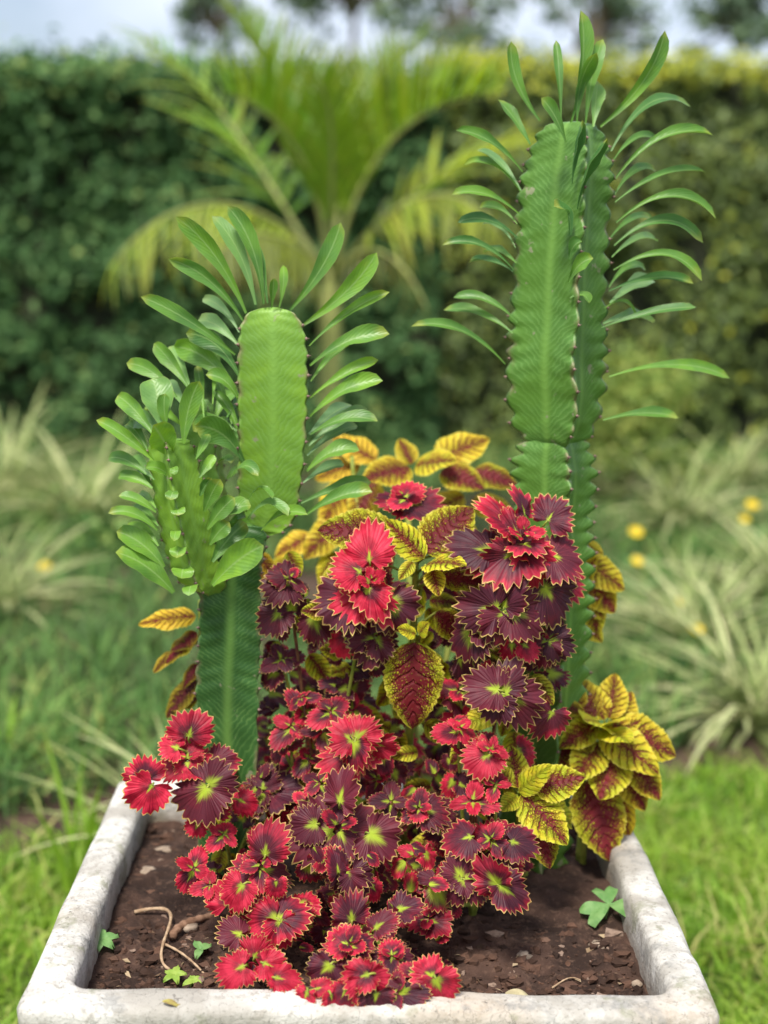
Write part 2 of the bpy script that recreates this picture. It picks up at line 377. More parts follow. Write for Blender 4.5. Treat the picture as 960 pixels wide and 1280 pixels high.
def blades(pos, lean, length, width, seg=3, droop=.5, var=None):
    """many strap blades in one mesh. pos (N,3), lean (N,2) horizontal lean at the tip in units of length"""
    N = len(pos); length = np.asarray(length); width = np.asarray(width)
    ll = np.linalg.norm(lean, axis=1, keepdims=True)+1e-6; d = lean/ll
    side = np.stack([-d[:, 1], d[:, 0], np.zeros(N)], 1)
    rot = rng.uniform(-.9, .9, N)[:, None]; side = side*np.cos(rot)+np.concatenate([d, np.zeros((N, 1))], 1)*np.sin(rot)
    rows, uvs = [], []
    for k in range(seg+1):
        t = k/seg
        h = length*(t*(1-droop*np.minimum(ll[:, 0], 1.4)*t)); o = length[:, None]*lean*t**1.6
        c = pos+np.concatenate([o, h[:, None]], 1); w = (width*(1-t**2.2)*.5+.0003)[:, None]
        rows += [c-side*w, c+side*w]; uvs += [np.stack([np.full(N, t), np.zeros(N)], 1), np.stack([np.full(N, t), np.ones(N)], 1)]
    nv = 2*(seg+1); v = np.stack(rows, 1).reshape(-1, 3); uv = np.stack(uvs, 1).reshape(-1, 2)
    b = (np.arange(N)*nv)[:, None]; fs = []
    for k in range(seg): fs.append(np.stack([b[:, 0]+2*k, b[:, 0]+2*k+1, b[:, 0]+2*k+3, b[:, 0]+2*k+2], 1))
    f = np.concatenate(fs); vv = np.repeat(rng.random(N) if var is None else var, nv)
    return v, f, uv, vv
def leaf_cloud(pos, nrm, size, aspect=.55, var=None, spread=.8):
    """many small folded leaves (two quads each) in one mesh"""
    N = len(pos); n = nrm+rng.normal(0, spread, (N, 3)); n /= np.linalg.norm(n, axis=1)[:, None]
    t = np.cross(n, rng.normal(0, 1, (N, 3))); t[:, 2] -= .35; t -= n*(t*n).sum(1)[:, None]; t /= np.linalg.norm(t, axis=1)[:, None]+1e-9
    s = np.cross(n, t); L = np.asarray(size).reshape(-1, 1)*np.ones((N, 1)); W = L*aspect*.5
    v = np.stack([pos, pos+t*L*.5+s*W+n*W*.35, pos+t*L-n*L*.12, pos+t*L*.5-s*W+n*W*.35], 1).reshape(-1, 3)
    b = np.arange(N)*4
    f = np.concatenate([np.stack([b, b+1, b+2], 1), np.stack([b, b+2, b+3], 1)])
    return v, f, np.repeat(rng.random(N) if var is None else var, 4)
def fbm(x, y, z=0.0, o=3): return mnoise.fractal(Vector((x, y, z)), 0.6, 2.0, o)
def blob(c, r, seed, n=10, m=7, amp=.25):
    th = np.linspace(0, 2*np.pi, n, endpoint=False); V = []
    for i in range(m):
        ph = -np.pi/2+np.pi*(i+.02)/(m-.96)
        for a in th:
            d = np.array([math.cos(ph)*math.cos(a), math.cos(ph)*math.sin(a), math.sin(ph)])
            V.append(np.array(c)+d*np.array(r)*(1+amp*mnoise.noise(Vector(d*1.7)+Vector((seed, seed*.7, 0)))))
    f = grid_faces(m, n, True).tolist()+[list(range(n))[::-1], list(range((m-1)*n, m*n))]
    return np.array(V), f

# ================================================================== SETTING: ground, lawn, bed
def sheet(x0, x1, y0, y1, z, nx, ny, edge=None):
    xs = np.linspace(x0, x1, nx); ys = np.linspace(y0, y1, ny); V = []
    for j, y in enumerate(ys):
        for x in xs:
            yy = y+(edge(x) if (edge and j == 0) else 0); V.append((x, yy, z))
    return np.array(V), grid_faces(ny, nx)
v, f = sheet(-400, 400, -200, 900, -.004, 3, 3); struct('ground', mesh_from('ground', v, f), M['turf'])
bed_edge = lambda x: 3.55+.30*max(-1, min(1, x))+.05*math.sin(x*3.1)+.03*math.sin(x*7.7)
v, f = sheet(-9, 9, 0, 13, 0, 120, 2); v = np.array(v); nb = 120
for i in range(nb): v[i][1] = bed_edge(v[i][0])
v[:, 2] = .004
struct('flower_bed', mesh_from('flower_bed', v, f), M['bed'])

def in_planter(x, y): return (np.abs(x) < .42) & (y > 1.46) & (y < 2.26)
# lawn grass: real blades, dense where the camera can see, thinner further out
def make_grass():
    P = []
    for (x0, x1, y0, y1, dens) in ((-2.4, 2.4, 1.1, 4.1, 4200), (-5, 5, -1.5, 4.1, 900)):
        n = int((x1-x0)*(y1-y0)*dens); p = np.stack([rng.uniform(x0, x1, n), rng.uniform(y0, y1, n)], 1); P.append(p)
    p = np.concatenate(P); e = np.array([bed_edge(x) for x in p[:, 0]])
    keep = (p[:, 1] < e+rng.normal(0, .05, len(p))) & ~in_planter(p[:, 0], p[:, 1]); p = p[keep]; N = len(p)
    clump = np.array([fbm(a*3, b*3) for a, b in p])
    L = (.045+.060*rng.random(N)**1.5)*(1+.7*clump); L = np.clip(L, .02, .17)
    v, f, uv, vv = blades(np.concatenate([p, np.zeros((N, 1))], 1), rng.normal(0, .75, (N, 2)), L, rng.uniform(.0035, .0085, N), 2, .35,
                          np.clip(.42+.34*rng.normal(0, 1, N)+.35*clump, 0, 1))
    stuff('lawn_grass', mesh_from('lawn_grass', v, f, uv, vv), M['grass'], None, 'short bright green lawn grass around the concrete planter', 'grass')
make_grass()
def make_cover():
    n = 62000; p = np.stack([rng.uniform(-5.2, 5.2, n), 3.4+8.2*rng.random(n)**1.25], 1)
    e = np.array([bed_edge(x) for x in p[:, 0]]); pat = np.array([fbm(a*.9, b*.9, 4.0) for a, b in p])
    bare = np.exp(-((p[:, 1]-e)/.42)**2)*.9
    keep = (p[:, 1] > e+.05) & (pat > -.42+bare); p = p[keep]; pat = pat[keep]; N = len(p)
    L = (.11+.13*rng.random(N))*(1+.5*pat)
    v, f, uv, vv = blades(np.concatenate([p, np.zeros((N, 1))], 1), rng.normal(0, .6, (N, 2)), L, rng.uniform(.007, .015, N), 3, .45,
                          np.clip(.45+.28*rng.normal(0, 1, N)+.35*pat, 0, 1))
    stuff('ground_cover', mesh_from('ground_cover', v, f, uv, vv), M['cover'], None, 'low dark green strappy ground cover filling the flower bed', 'ground cover')
make_cover()

# ================================================================== hedges
def hedge(name, label, x0, x1, y, top, mat, n, size, topbright):
    h = empty(name, ((x0+x1)/2, y, 0), label, 'hedge')
    depth = 1.0
    bump = lambda x, z: .20*fbm(x*.9, z*.9, y)+.11*fbm(x*2.6, z*2.6, y+5)
    tz = lambda x, yy: top+.05*fbm(x*1.1, yy, 2.0)+.03*fbm(x*4, yy*4, 1.0)
    # solid dark sheet behind the leaves, standing in for shade in the gaps
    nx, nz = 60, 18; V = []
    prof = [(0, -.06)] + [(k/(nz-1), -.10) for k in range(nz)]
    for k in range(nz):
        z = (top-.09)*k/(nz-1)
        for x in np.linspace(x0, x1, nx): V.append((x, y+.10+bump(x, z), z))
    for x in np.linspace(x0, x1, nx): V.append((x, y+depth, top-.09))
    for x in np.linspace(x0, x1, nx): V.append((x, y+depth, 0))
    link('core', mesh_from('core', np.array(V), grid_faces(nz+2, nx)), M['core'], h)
    nf = int(n*.8); xs = rng.uniform(x0, x1, nf); zs = top*rng.random(nf)**.9
    ys = np.array([y+bump(a, b) for a, b in zip(xs, zs)])+rng.normal(.02, .055, nf)-.06*(rng.random(nf) < .06)
    ok = np.array([fbm(a*2.6, b*2.6, y+5)+.5*fbm(a*6, b*6, y) < .33 for a, b in zip(xs, zs)]); xs, ys, zs = xs[ok], ys[ok], zs[ok]; nf = len(xs)
    P = np.stack([xs, ys, zs], 1); Nn = np.tile([0, -.8, .45], (nf, 1))
    nt = int(n*.2); xt = rng.uniform(x0, x1, nt); yt = y+rng.uniform(-.03, depth, nt); zt = np.array([tz(a, b) for a, b in zip(xt, yt)])+rng.normal(0, .04, nt)+.09*(rng.random(nt) < .08)
    P = np.concatenate([P, np.stack([xt, yt, zt], 1)]); Nn = np.concatenate([Nn, np.tile([0, -.3, .9], (nt, 1))])
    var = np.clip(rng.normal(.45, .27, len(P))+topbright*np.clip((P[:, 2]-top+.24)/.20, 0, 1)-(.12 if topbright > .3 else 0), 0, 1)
    v, f, vv = leaf_cloud(P, Nn, rng.uniform(.6, 1.3, len(P))*size, .6, var, .55)
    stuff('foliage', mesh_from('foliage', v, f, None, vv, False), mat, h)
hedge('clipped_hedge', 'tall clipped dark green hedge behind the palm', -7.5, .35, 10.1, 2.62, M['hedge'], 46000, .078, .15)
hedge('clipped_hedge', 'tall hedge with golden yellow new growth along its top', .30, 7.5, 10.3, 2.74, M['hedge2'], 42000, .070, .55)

# ================================================================== far trees
def far_tree(px, py, Y, rx, rz, label, n, seed, size=.17):
    c = at(px, py, Y); base = Vector((c.x, Y, 0)); t = empty('far_tree', base, label, 'tree', 'trees beyond the hedge')
    rr = np.random.default_rng(seed)
    pts = [(c.x, Y, 0), (c.x+.1, Y, c.z*.4), (c.x-.05, Y, c.z*.75), (c.x+.1, Y, c.z+.3*rz)]
    parts = [tube(bez(pts, np.linspace(0, 1, 10)), np.linspace(.10, .03, 10))]
    P, NN = [], []
    for k in range(26):
        a = rr.uniform(0, 6.28); ph = rr.uniform(-.7, 1.3); q = .45+.55*rr.random()
        cc = np.array([c.x+rx*q*math.cos(a)*math.cos(ph), Y+rx*.8*q*math.sin(a)*math.cos(ph), c.z+rz*q*math.sin(ph)])
        parts.append(tube(bez([(c.x, Y, c.z-.4*rz), (c.x+.2*(cc[0]-c.x), Y, c.z), cc*.7+np.array(c)*.3, cc], np.linspace(0, 1, 6)), np.linspace(.05, .012, 6), 5))
        m = n//26; r = rx*rr.uniform(.20, .42); d = rr.normal(0, 1, (m, 3)); d /= np.linalg.norm(d, axis=1)[:, None]; d *= (rr.random((m, 1))**.4)*r
        d[:, 2] *= .7; P.append(cc+d); NN.append(d/r+np.array([0, 0, .5]))
    v, f = join(parts); link('trunk', mesh_from('trunk', v, f), M['bark'], t)
    v, f, vv = leaf_cloud(np.concatenate(P), np.concatenate(NN), rr.uniform(.6, 1.3, 26*(n//26))*size, .6)
    stuff('crown', mesh_from('crown', v, f, None, vv, False), M['tree'], t)
far_tree(440, -20, 22, 1.3, 1.1, 'pale green tree standing beyond the hedge, behind the palm crown', 1300, 3)
far_tree(575, 20, 26, 1.4, 1.3, 'loose crowned tree beyond the place where the two hedges meet', 1100, 4)
far_tree(745, 40, 25, 1.0, 1.1, 'narrow pale tree beyond the golden topped hedge, behind the tall cactus tip', 1000, 5)
far_tree(925, 25, 23, .9, 1.0, 'rounded bluish tree beyond the far end of the golden topped hedge', 1400, 6)
far_tree(270, 20, 27, .8, .8, 'small thin tree beyond the dark hedge, behind drooping palm fronds', 600, 8)

# ================================================================== palm
def palm():
    Yp = 6.6; hub = at(412, 345, Yp); base = Vector((hub.x+.02, Yp, 0))
    p = empty('palm_tree', base, 'young palm with arching yellow green fronds in front of the hedge', 'palm')
    pts = bez([(base.x, Yp, 0), (base.x-.01, Yp, .5), (hub.x+.01, Yp, 1.0), (hub.x, Yp, hub.z+.05)], np.linspace(0, 1, 24))
    rad = np.interp(np.linspace(0, 1, 24), [0, .1, .5, .72, .8, 1], [.085, .062, .050, .050, .056, .030])
    v, f = tube(pts, rad, 14); link('trunk', mesh_from('trunk', v, f), M['ptrunk'], p)
    # three leaflet shapes: flat strap along +Y, drooping more and more
    shapes = []
    for droop, wd in ((.06, .076), (.22, .054), (.5, .046)):
        t = np.linspace(0, 1, 8); V, U = [], []
        for k in t:
            w = .5*wd*min(1, (k+.06)*6)*(1-k**2.6)+.0008
            for s in (-1, 0, 1):
                V.append((s*w, k-.25*droop*k*k, -droop*k*k+abs(s)*w*.5)); U.append((k, .5+.5*s))
        shapes.append(mesh_from('leaflet', np.array(V), grid_faces(8, 3), np.array(U)))
        shapes[-1].materials.append(M['palm'])
    fr = [  # rachis in photo pixels + depth, leaflet length, up bias, colour (yellow, dry, bright), droop shape, count
        ([(412, 345, 6.6), (402, 220, 6.5), (360, 135, 6.4), (285, 120, 6.2)], .54, 1.25, (.22, 0, 1.25), 0, 19),
        ([(410, 348, 6.6), (345, 240, 6.4), (225, 215, 6.1), (140, 330, 5.9)], .50, -.75, (.48, .10, 1.1), 1, 19),
        ([(408, 345, 6.6), (330, 220, 6.9), (260, 90, 7.2), (180, 50, 7.4)], .54, .15, (.10, .05, 1.25), 1, 18),
        ([(418, 340, 6.6), (445, 200, 6.5), (510, 120, 6.4), (625, 120, 6.2)], .50, 1.1, (.30, 0, 1.1), 0, 19),
        ([(420, 345, 6.6), (480, 250, 6.4), (560, 200, 6.2), (625, 290, 6.0)], .48, -.7, (.45, .20, 1.0), 1, 18),
        ([(414, 340, 6.6), (425, 200, 6.8), (455, 100, 7.0), (520, 60, 7.2)], .44, .7, (.18, 0, 1.2), 0, 18),
        ([(409, 350, 6.6), (372, 290, 6.4), (310, 270, 6.1), (258, 330, 5.9)], .40, -.9, (.40, .22, 1.0), 1, 17),
        ([(420, 345, 6.6), (500, 240, 6.7), (590, 175, 6.9), (690, 180, 7.1)], .50, .2, (.50, .10, 1.1), 1, 18),
        ([(413, 342, 6.6), (395, 210, 6.8), (350, 90, 7.0), (300, 40, 7.2)], .54, .8, (.12, 0, 1.2), 0, 18),
        ([(414, 340, 6.6), (412, 230, 6.3), (425, 150, 6.1), (400, 105, 6.0)], .42, .9, (.25, 0, 1.25), 0, 18),
        ([(416, 342, 6.6), (440, 230, 6.9), (490, 150, 7.1), (570, 90, 7.3)], .50, .9, (.18, 0, 1.2), 0, 18),
        ([(418, 350, 6.6), (445, 290, 6.3), (500, 300, 6.1), (535, 390, 6.0)], .26, -1.0, (.45, .45, .9), 2, 7),
        ([(410, 350, 6.6), (380, 310, 6.7), (340, 330, 6.8), (322, 410, 6.9)], .24, -1.0, (.4, .5, .9), 2, 6)]
    rr = random.Random(5)
    for fi, (pp, L, ub, cc, sh, cnt) in enumerate(fr):
        B = [at(*q) for q in pp]; ts = np.linspace(0, 1, 22); c = bez(B, ts)
        v, f = tube(c, np.interp(ts, [0, .15, 1], [.022, .012, .003]), 7)
        fo = link('frond', mesh_from('rachis', v, f), M['ptrunk'], p)
        T = np.gradient(c, axis=0); joined = []
        single = fi in (0, 1, 2, 3, 4, 7); cnt = int(cnt*(1.25 if single else 1.5))
        for k in range(cnt):
            t = .20+.78*k/(cnt-1); i = min(21, int(t*21)); P = Vector(c[i]*(1-(t*21-i))+c[min(21, i+1)]*(t*21-i)); tv = Vector(T[i]).normalized()
            sv = tv.cross(Vector((0, 0, 1)))
            if sv.length < .2: sv = Vector((1, 0, 0))
            sv.normalize(); up = sv.cross(tv)
            if up.z < 0: up = -up
            for s in (-1, 1):
                d = tv*(.55+.5*t)+sv*s*.75+up*ub*.55+Vector((0, 0, .55*ub))+Vector((rr.gauss(0, .10), rr.gauss(0, .10), rr.gauss(0, .10)))
                d.normalize(); n = up*1.0+Vector((0, -.35, .3))+sv*s*-.3
                ln = L*(1.0-.55*t**2)*rr.uniform(.85, 1.1)*(.75+.25*min(1, t*4))
                sm = shapes[min(2, max(0, sh+rr.choice((-1, 0, 0, 1))))]; mx = frame(P, d, n, ln)
                if not single:
                    joined.append((np.array([tuple(mx @ q.co) for q in sm.vertices]), [list(q.vertices) for q in sm.polygons])); continue
                o = link('leaflet', sm, None, fo, mx)
                j = lambda x: min(1, max(0, x+rr.gauss(0, .12)))
                o.color = (j(cc[0]), min(1, max(0, cc[1]+rr.gauss(0, .08))) if cc[1] > .02 else 0, cc[2]*rr.uniform(.55, 1.2), 1)
        if joined:
            v, f = join(joined); uv = np.tile(np.array([(q/7, .5+.5*w_) for q in range(8) for w_ in (-1, 0, 1)]), (len(joined), 1))
            o = link('leaflets', mesh_from('leaflets', v, f, uv), M['palm'], fo); o['kind'] = 'stuff'; o.color = (cc[0], cc[1], cc[2]*rr.uniform(.6, .85), 1)
palm()

# ================================================================== bed plants
strap_shapes = []
for bend in (.25, .55, .95):
    t = np.linspace(0, 1, 9); V, U = [], []
    for k in t:
        w = .5*.042*min(1, .55+k*2)*(1-k**3)+.0006; a = bend*1.9*k
        y = math.sin(a)/(bend*1.9) if bend else k; z = (1-math.cos(a))/(bend*1.9)
        for s in (-1, 0, 1): V.append((s*w, y, -z+abs(s)*w*.55)); U.append((k, .5+.5*s))
    me = mesh_from('strap', np.array(V), grid_faces(9, 3), np.array(U), np.full(27, rng.random())); me.materials.append(M['flax']); strap_shapes.append(me)
def flax(px, py, Y, n, L, label, seed, spread=1.0):
    b = at(px, py, Y); b.z = 0; rr = random.Random(seed)
    p = empty('variegated_clump', b, label, 'plant', 'variegated strap leaf clumps in the bed')
    for k in range(n):
        a = rr.uniform(0, 6.283); el = rr.uniform(.25, 1.35)/spread
        d = Vector((math.cos(a)*math.cos(el), math.sin(a)*math.cos(el), math.sin(el))); n_ = Vector((-math.cos(a)*math.sin(el), -math.sin(a)*math.sin(el), math.cos(el)))
        q = b+Vector((rr.gauss(0, .04), rr.gauss(0, .04), .0))
        link('leaf', strap_shapes[rr.choice((0, 0, 1, 1, 2))], None, p, frame(q, d, n_, L*rr.uniform(.6, 1.1)))
flax(950, 905, 4.3, 130, .60, 'large cream striped strap leaf clump beside the lawn edge', 1)
flax(880, 800, 5.1, 110, .60, 'cream striped clump just behind the large one by the lawn', 2)
flax(975, 745, 5.9, 100, .62, 'cream striped clump among the yellow flowers', 3)
flax(850, 640, 7.4, 90, .70, 'pale striped clump beside the light green shrub', 4)
flax(262, 995, 3.2, 50, .50, 'striped strap leaf clump close behind the planter, under the fat cactus stem', 5, 1.15)
flax(-5, 800, 5.4, 90, .58, 'striped clump where the dark ground cover meets the lawn', 6)
flax(105, 650, 7.2, 90, .75, 'striped clump in front of the dark hedge', 7)
flax(0, 640, 7.8, 90, .80, 'pale striped clump close to the foot of the dark hedge', 8)
flax(915, 600, 8.8, 70, .70, 'pale striped clump at the foot of the golden topped hedge', 9)
flax(760, 640, 8.6, 60, .60, 'striped clump half behind the tall cactus stem, at the foot of the shrub', 10)

def shrub(px, py, Y, rx, rz, n, label, seed, mat='shrub', size=.055):
    c = at(px, py, Y); rr = np.random.default_rng(seed); p = empty('shrub', (c.x, Y, 0), label, 'shrub', 'shrubs in the bed')
    parts, P, NN = [], [], []
    for k in range(22):
        a = rr.uniform(0, 6.28); ph = rr.uniform(-.5, 1.4); q = .35+.65*rr.random()
        cc = np.array([c.x+rx*q*math.cos(a)*math.cos(ph), Y+rx*q*math.sin(a)*math.cos(ph), c.z+rz*q*math.sin(ph)])
        parts.append(tube(bez([(c.x, Y, 0), (c.x, Y, .3*c.z), ((c.x+cc[0])/2, (Y+cc[1])/2, cc[2]*.7), cc], np.linspace(0, 1, 7)), np.linspace(.012, .004, 7), 5))
        m = n//22; d = rr.normal(0, 1, (m, 3))*rx*.20; P.append(cc+d); NN.append(d/(rx*.3)+np.array([0, -.2, .6]))
    v, f = join(parts); link('stem', mesh_from('stem', v, f), M['bark'], p)
    v, f, vv = leaf_cloud(np.concatenate(P), np.concatenate(NN), rr.uniform(.6, 1.3, 22*m)*size, .5)
    stuff('foliage', mesh_from('foliage', v, f, None, vv, False), M[mat], p)
shrub(790, 560, 8.2, .42, .50, 3600, 'light yellow green shrub behind the tall cactus', 2)
shrub(130, 720, 6.6, .45, .22, 2200, 'low dark bush in the bed near the striped clumps', 4, 'cover', .06)

# yellow daisies in the bed
def daisy_mesh():
    parts = []; n = 11
    for k in range(n):
        a = 2*math.pi*k/n; d = np.array([math.cos(a), math.sin(a), .18]); s = np.array([-math.sin(a), math.cos(a), 0])
        V = [d*.1-s*.10, d*.1+s*.10, d*.62+s*.21, d*.62-s*.21, d*1.0+s*.08+[0, 0, -.08], d*1.0-s*.08+[0, 0, -.08]]
        parts.append((np.array(V), [[0, 1, 2, 3], [3, 2, 4, 5]]))
    parts.append(blob((0, 0, .06), (.2, .2, .12), 1, 8, 5, .1)); return mesh_from('flower_head', *join(parts))
dm = daisy_mesh(); dm.materials.append(M['petal'])
for i, (px, py, Y, r, lab) in enumerate([
        (55, 708, 5.8, .030, 'yellow daisy over the dark ground cover beside a striped clump'),
        (795, 665, 6.2, .033, 'yellow daisy below the light green shrub'),
        (797, 701, 5.8, .028, 'small yellow daisy under another daisy near the shrub'),
        (940, 631, 7.0, .034, 'yellow daisy high among the striped clumps by the golden hedge'),
        (931, 649, 6.8, .026, 'small yellow daisy just under a larger one by the golden hedge'),
        (871, 787, 4.9, .026, 'yellow daisy between the two large striped clumps'),
        (851, 752, 5.4, .020, 'tiny orange yellow daisy at the edge of a striped clump'),
        (25, 985, 3.9, .018, 'yellow blossom close to the bare bed soil by the lawn'),
        (6, 1008, 3.75, .016, 'low orange blossom on the bed edge next to the lawn')]):
    h = at(px, py, Y); b = Vector((h.x+.02, Y+.02, 0)); e = empty('yellow_daisy', b, lab, 'flower', 'yellow daisies in the bed')
    v, f = tube(bez([b, b+Vector((0, 0, h.z*.4)), h-Vector((0, 0, h.z*.3)), h], np.linspace(0, 1, 8)), np.full(8, .003), 6)
    link('stalk', mesh_from('stalk', v, f), M['weed'], e)
    link('flower_head', dm, None, e, frame(h, (1, .2, .1), (.1, -.55, .8), r))
    for s in (-1, 1):
        V = np.array([(0, 0, 0), (.012, .035, .008), (0, .08, .0), (-.012, .035, .008)])
        link('leaf', mesh_from('leaf', V, [[0, 1, 2], [0, 2, 3]]), M['weed'], e, frame(b+Vector((0, 0, h.z*.35)), (s, .2, .5), (0, -.5, 1), 1.2))
# tufts of long grass at the lawn edge
def tuft(px, py, Y, n, L, label, seed):
    b = at(px, py, Y); b.z = 0; rr = random.Random(seed); e = empty('long_grass_tuft', b, label, 'grass', 'long grass tufts at the lawn edge')
    for k in range(n):
        a = rr.uniform(0, 6.28); ln = np.array([[math.cos(a)*rr.uniform(.15, .75), math.sin(a)*.3]])
        v, f, uv, vv = blades(np.array([[b.x+rr.gauss(0, .02), b.y+rr.gauss(0, .02), 0]]), ln, np.array([L*rr.uniform(.6, 1.1)]), np.array([rr.uniform(.014, .024)]), 7, .45, np.array([rr.uniform(.35, .7)]))
        link('blade', mesh_from('blade', v, f, uv, vv), M['grass'], e)
tuft(95, 1000, 3.0, 11, .40, 'tuft of long broad grass blades beside the planter corner', 3)
tuft(140, 990, 3.1, 9, .26, 'smaller tuft of grass blades touching the far planter corner', 4)
tuft(-10, 960, 3.8, 7, .32, 'tuft of long grass blades at the edge of bare bed soil', 5)

# ================================================================== concrete planter
PL_YAW = R(1.0); PL_C = Vector((-.004, 1.5, 0)); PL_W, PL_D, PL_T, RIM_Z, SOIL_Z = .802, .72, .052, .60, .545
def pl(a, b, z): return Vector((PL_C.x+a*math.cos(PL_YAW)-b*math.sin(PL_YAW), PL_C.y+a*math.sin(PL_YAW)+b*math.cos(PL_YAW), z))
def rrect(hw, y0, y1, r, n=8, per=90):
    """rounded rectangle outline as closed list of (a,b), evenly filled along the sides"""
    pts = []
    for (cx, cy, a0) in ((hw-r, y0+r, -90), (hw-r, y1-r, 0), (-hw+r, y1-r, 90), (-hw+r, y0+r, 180)):
        arc = [(cx+r*math.cos(R(a0+90*k/n)), cy+r*math.sin(R(a0+90*k/n))) for k in range(n+1)]
        pts.append(arc)
    out = []
    for i in range(4):
        out += pts[i]; a = pts[i][-1]; b = pts[(i+1) % 4][0]
        out += [(a[0]+(b[0]-a[0])*k/per, a[1]+(b[1]-a[1])*k/per) for k in range(1, per)]
    return out
def planter():
    hw_ = PL_W/2
    p = empty('concrete_planter', pl(0, PL_D/2, 0), 'weathered white concrete planter box with thick chipped rim', 'planter')
    def loft(name, rings, amp, closed=False):
        V = []; n = len(rings[0][0])
        for (o, z) in rings:
            for (a, b) in o:
                q = pl(a, b, z)
                d = Vector((mnoise.noise(q*9), mnoise.noise(q*9+Vector((5, 0, 0))), mnoise.noise(q*9+Vector((0, 5, 0)))))*amp
                d += Vector((mnoise.noise(q*38), mnoise.noise(q*38+Vector((5, 0, 0))), mnoise.noise(q*38+Vector((0, 5, 0)))))*amp*.22
                if name == 'rim':
                    ch = max(0, mnoise.noise(q*17+Vector((3, 1, 7)))-.30)*max(0, min(1, (z-RIM_Z+.02)/.02))
                    ctr = Vector((pl(0, PL_D/2, z).x-q.x, pl(0, PL_D/2, z).y-q.y, 0)); ed = abs(max(abs(a)-hw_, abs(b-PL_D/2)-PL_D/2)+PL_T/2)/(PL_T/2)     # 1 on either edge of the rim
                    d += Vector((0, 0, -.016*ch*min(1, ed)**3))+Vector((0, 0, .0022*mnoise.noise(q*5.5)))
                V.append(q+d)
        f = grid_faces(len(rings), n, True)
        return link(name, mesh_from(name, np.array([tuple(x) for x in V]), f), M['concrete'], p)
    hw, D, t = PL_W/2, PL_D, PL_T
    o = lambda e, r: rrect(hw+e, -e, D+e, r)                    # outer offset e
    i = lambda e, r: rrect(hw-t+e, t-e, D-t+e, r)
    rings = [(i(0, .022), RIM_Z-.16), (i(-.001, .022), RIM_Z-.08), (i(-.0005, .022), RIM_Z-.03), (i(.000, .022), RIM_Z-.012), (i(.003, .024), RIM_Z-.004), (i(.009, .028), RIM_Z),
             (i(.022, .03), RIM_Z+.0015), (i(.034, .03), RIM_Z+.001), (o(-.008, .02), RIM_Z), (o(-.002, .022), RIM_Z-.004), (o(.001, .022), RIM_Z-.011),
             (o(.0, .022), RIM_Z-.030), (o(-.003, .022), RIM_Z-.040), (o(-.012, .022), RIM_Z-.046)]
    loft('rim', rings, .0032)
    rings = [(o(-.011, .022), RIM_Z-.044), (o(-.013, .022), RIM_Z-.07), (o(-.016, .022), RIM_Z-.2), (o(-.022, .022), RIM_Z-.4), (o(-.026, .022), RIM_Z-.54), (o(-.03, .022), .05)]
    loft('body', rings, .0035)
    rings = [(o(-.035, .02), .056), (o(-.012, .02), .052), (o(-.006, .02), .046), (o(-.004, .02), -.01)]
    loft('foot', rings, .003)
    # small yellow-brown leaf fallen on the front rim is a thing of its own (below)
planter()
def soil():
    n = 90; V = []; hw = PL_W/2-PL_T+.006
    for j in range(n):
        for i_ in range(n):
            a = -hw+2*hw*i_/(n-1); b = PL_T-.006+(PL_D-2*PL_T+.012)*j/(n-1)
            z = SOIL_Z+.010*fbm(a*9, b*9)+.006*fbm(a*34, b*34, 3)+.014*math.exp(-((a-.22)**2+(b-.45)**2)/.02)+.012*math.exp(-((a+.2)**2+(b-.45)**2)/.02)
            V.append(pl(a, b, z))
    struct('soil', mesh_from('soil', np.array([tuple(q) for q in V]), grid_faces(n, n)), M['soil'])
    parts, var = [], []
    rr = random.Random(3)
    for k in range(4200):
        a = rr.uniform(-hw+.015, hw-.015); b = rr.uniform(PL_T+.01, PL_D-PL_T-.01); s = .0014+.0072*rr.random()**4
        q = pl(a, b, SOIL_Z+.010*fbm(a*9, b*9)+.006*fbm(a*34, b*34, 3)+s*.3)
        vv, ff = blob(q, (s*rr.uniform(.8, 1.6), s*rr.uniform(.7, 1.3), s*rr.uniform(.6, 1)), rr.uniform(0, 50), 6, 4, 1.1)
        parts.append((vv, ff)); var += [rr.random()]*len(vv)
    v, f = join(parts); stuff('soil_clods', mesh_from('soil_clods', v, f, None, var, False), M['clod'], None, 'loose crumbs and clods of dark brown potting soil in the planter', 'soil')
soil()
def litter():
    rr = random.Random(9); parts = []; var = []; hw = PL_W/2-PL_T-.02
    for k in range(260):
        a = rr.uniform(-hw, hw); b = rr.uniform(PL_T+.02, PL_D-PL_T-.02); z = SOIL_Z+.010*fbm(a*9, b*9)+.006*fbm(a*34, b*34, 3)+.0025; q = np.array(pl(a, b, z)); an = rr.uniform(0, 6.28)
        L = rr.uniform(.006, .022); d = np.array([math.cos(an), math.sin(an), rr.uniform(-.1, .25)]); sd = np.array([-math.sin(an), math.cos(an), rr.uniform(-.3, .3)])*rr.choice((.0008, .001, .003, .005))
        V = np.array([q-d*L/2, q-d*L*.1+sd+[0, 0, .001], q+d*L/2, q+d*L*.1-sd+[0, 0, .001]]); parts.append((V, [[0, 1, 2, 3]])); var += [rr.random()]*4
    v, f = join(parts); stuff('leaf_litter', mesh_from('leaf_litter', v, f, None, var, False), m_var('litter', [(0, (.05, .03, .02)), (.6, (.17, .11, .065)), (1, (.38, .29, .18))], .85, .05, 1.0, .15), None, 'scattered straw and crumbled dry leaf bits on the planter soil', 'litter')
litter()
def on_soil(px, py, z=SOIL_Z+.004):
    d = CAM_F*F_PX+CAM_R*(px-480)-CAM_U*(py-640); return CAM_P+d*((z-CAM_Z)/d.z)
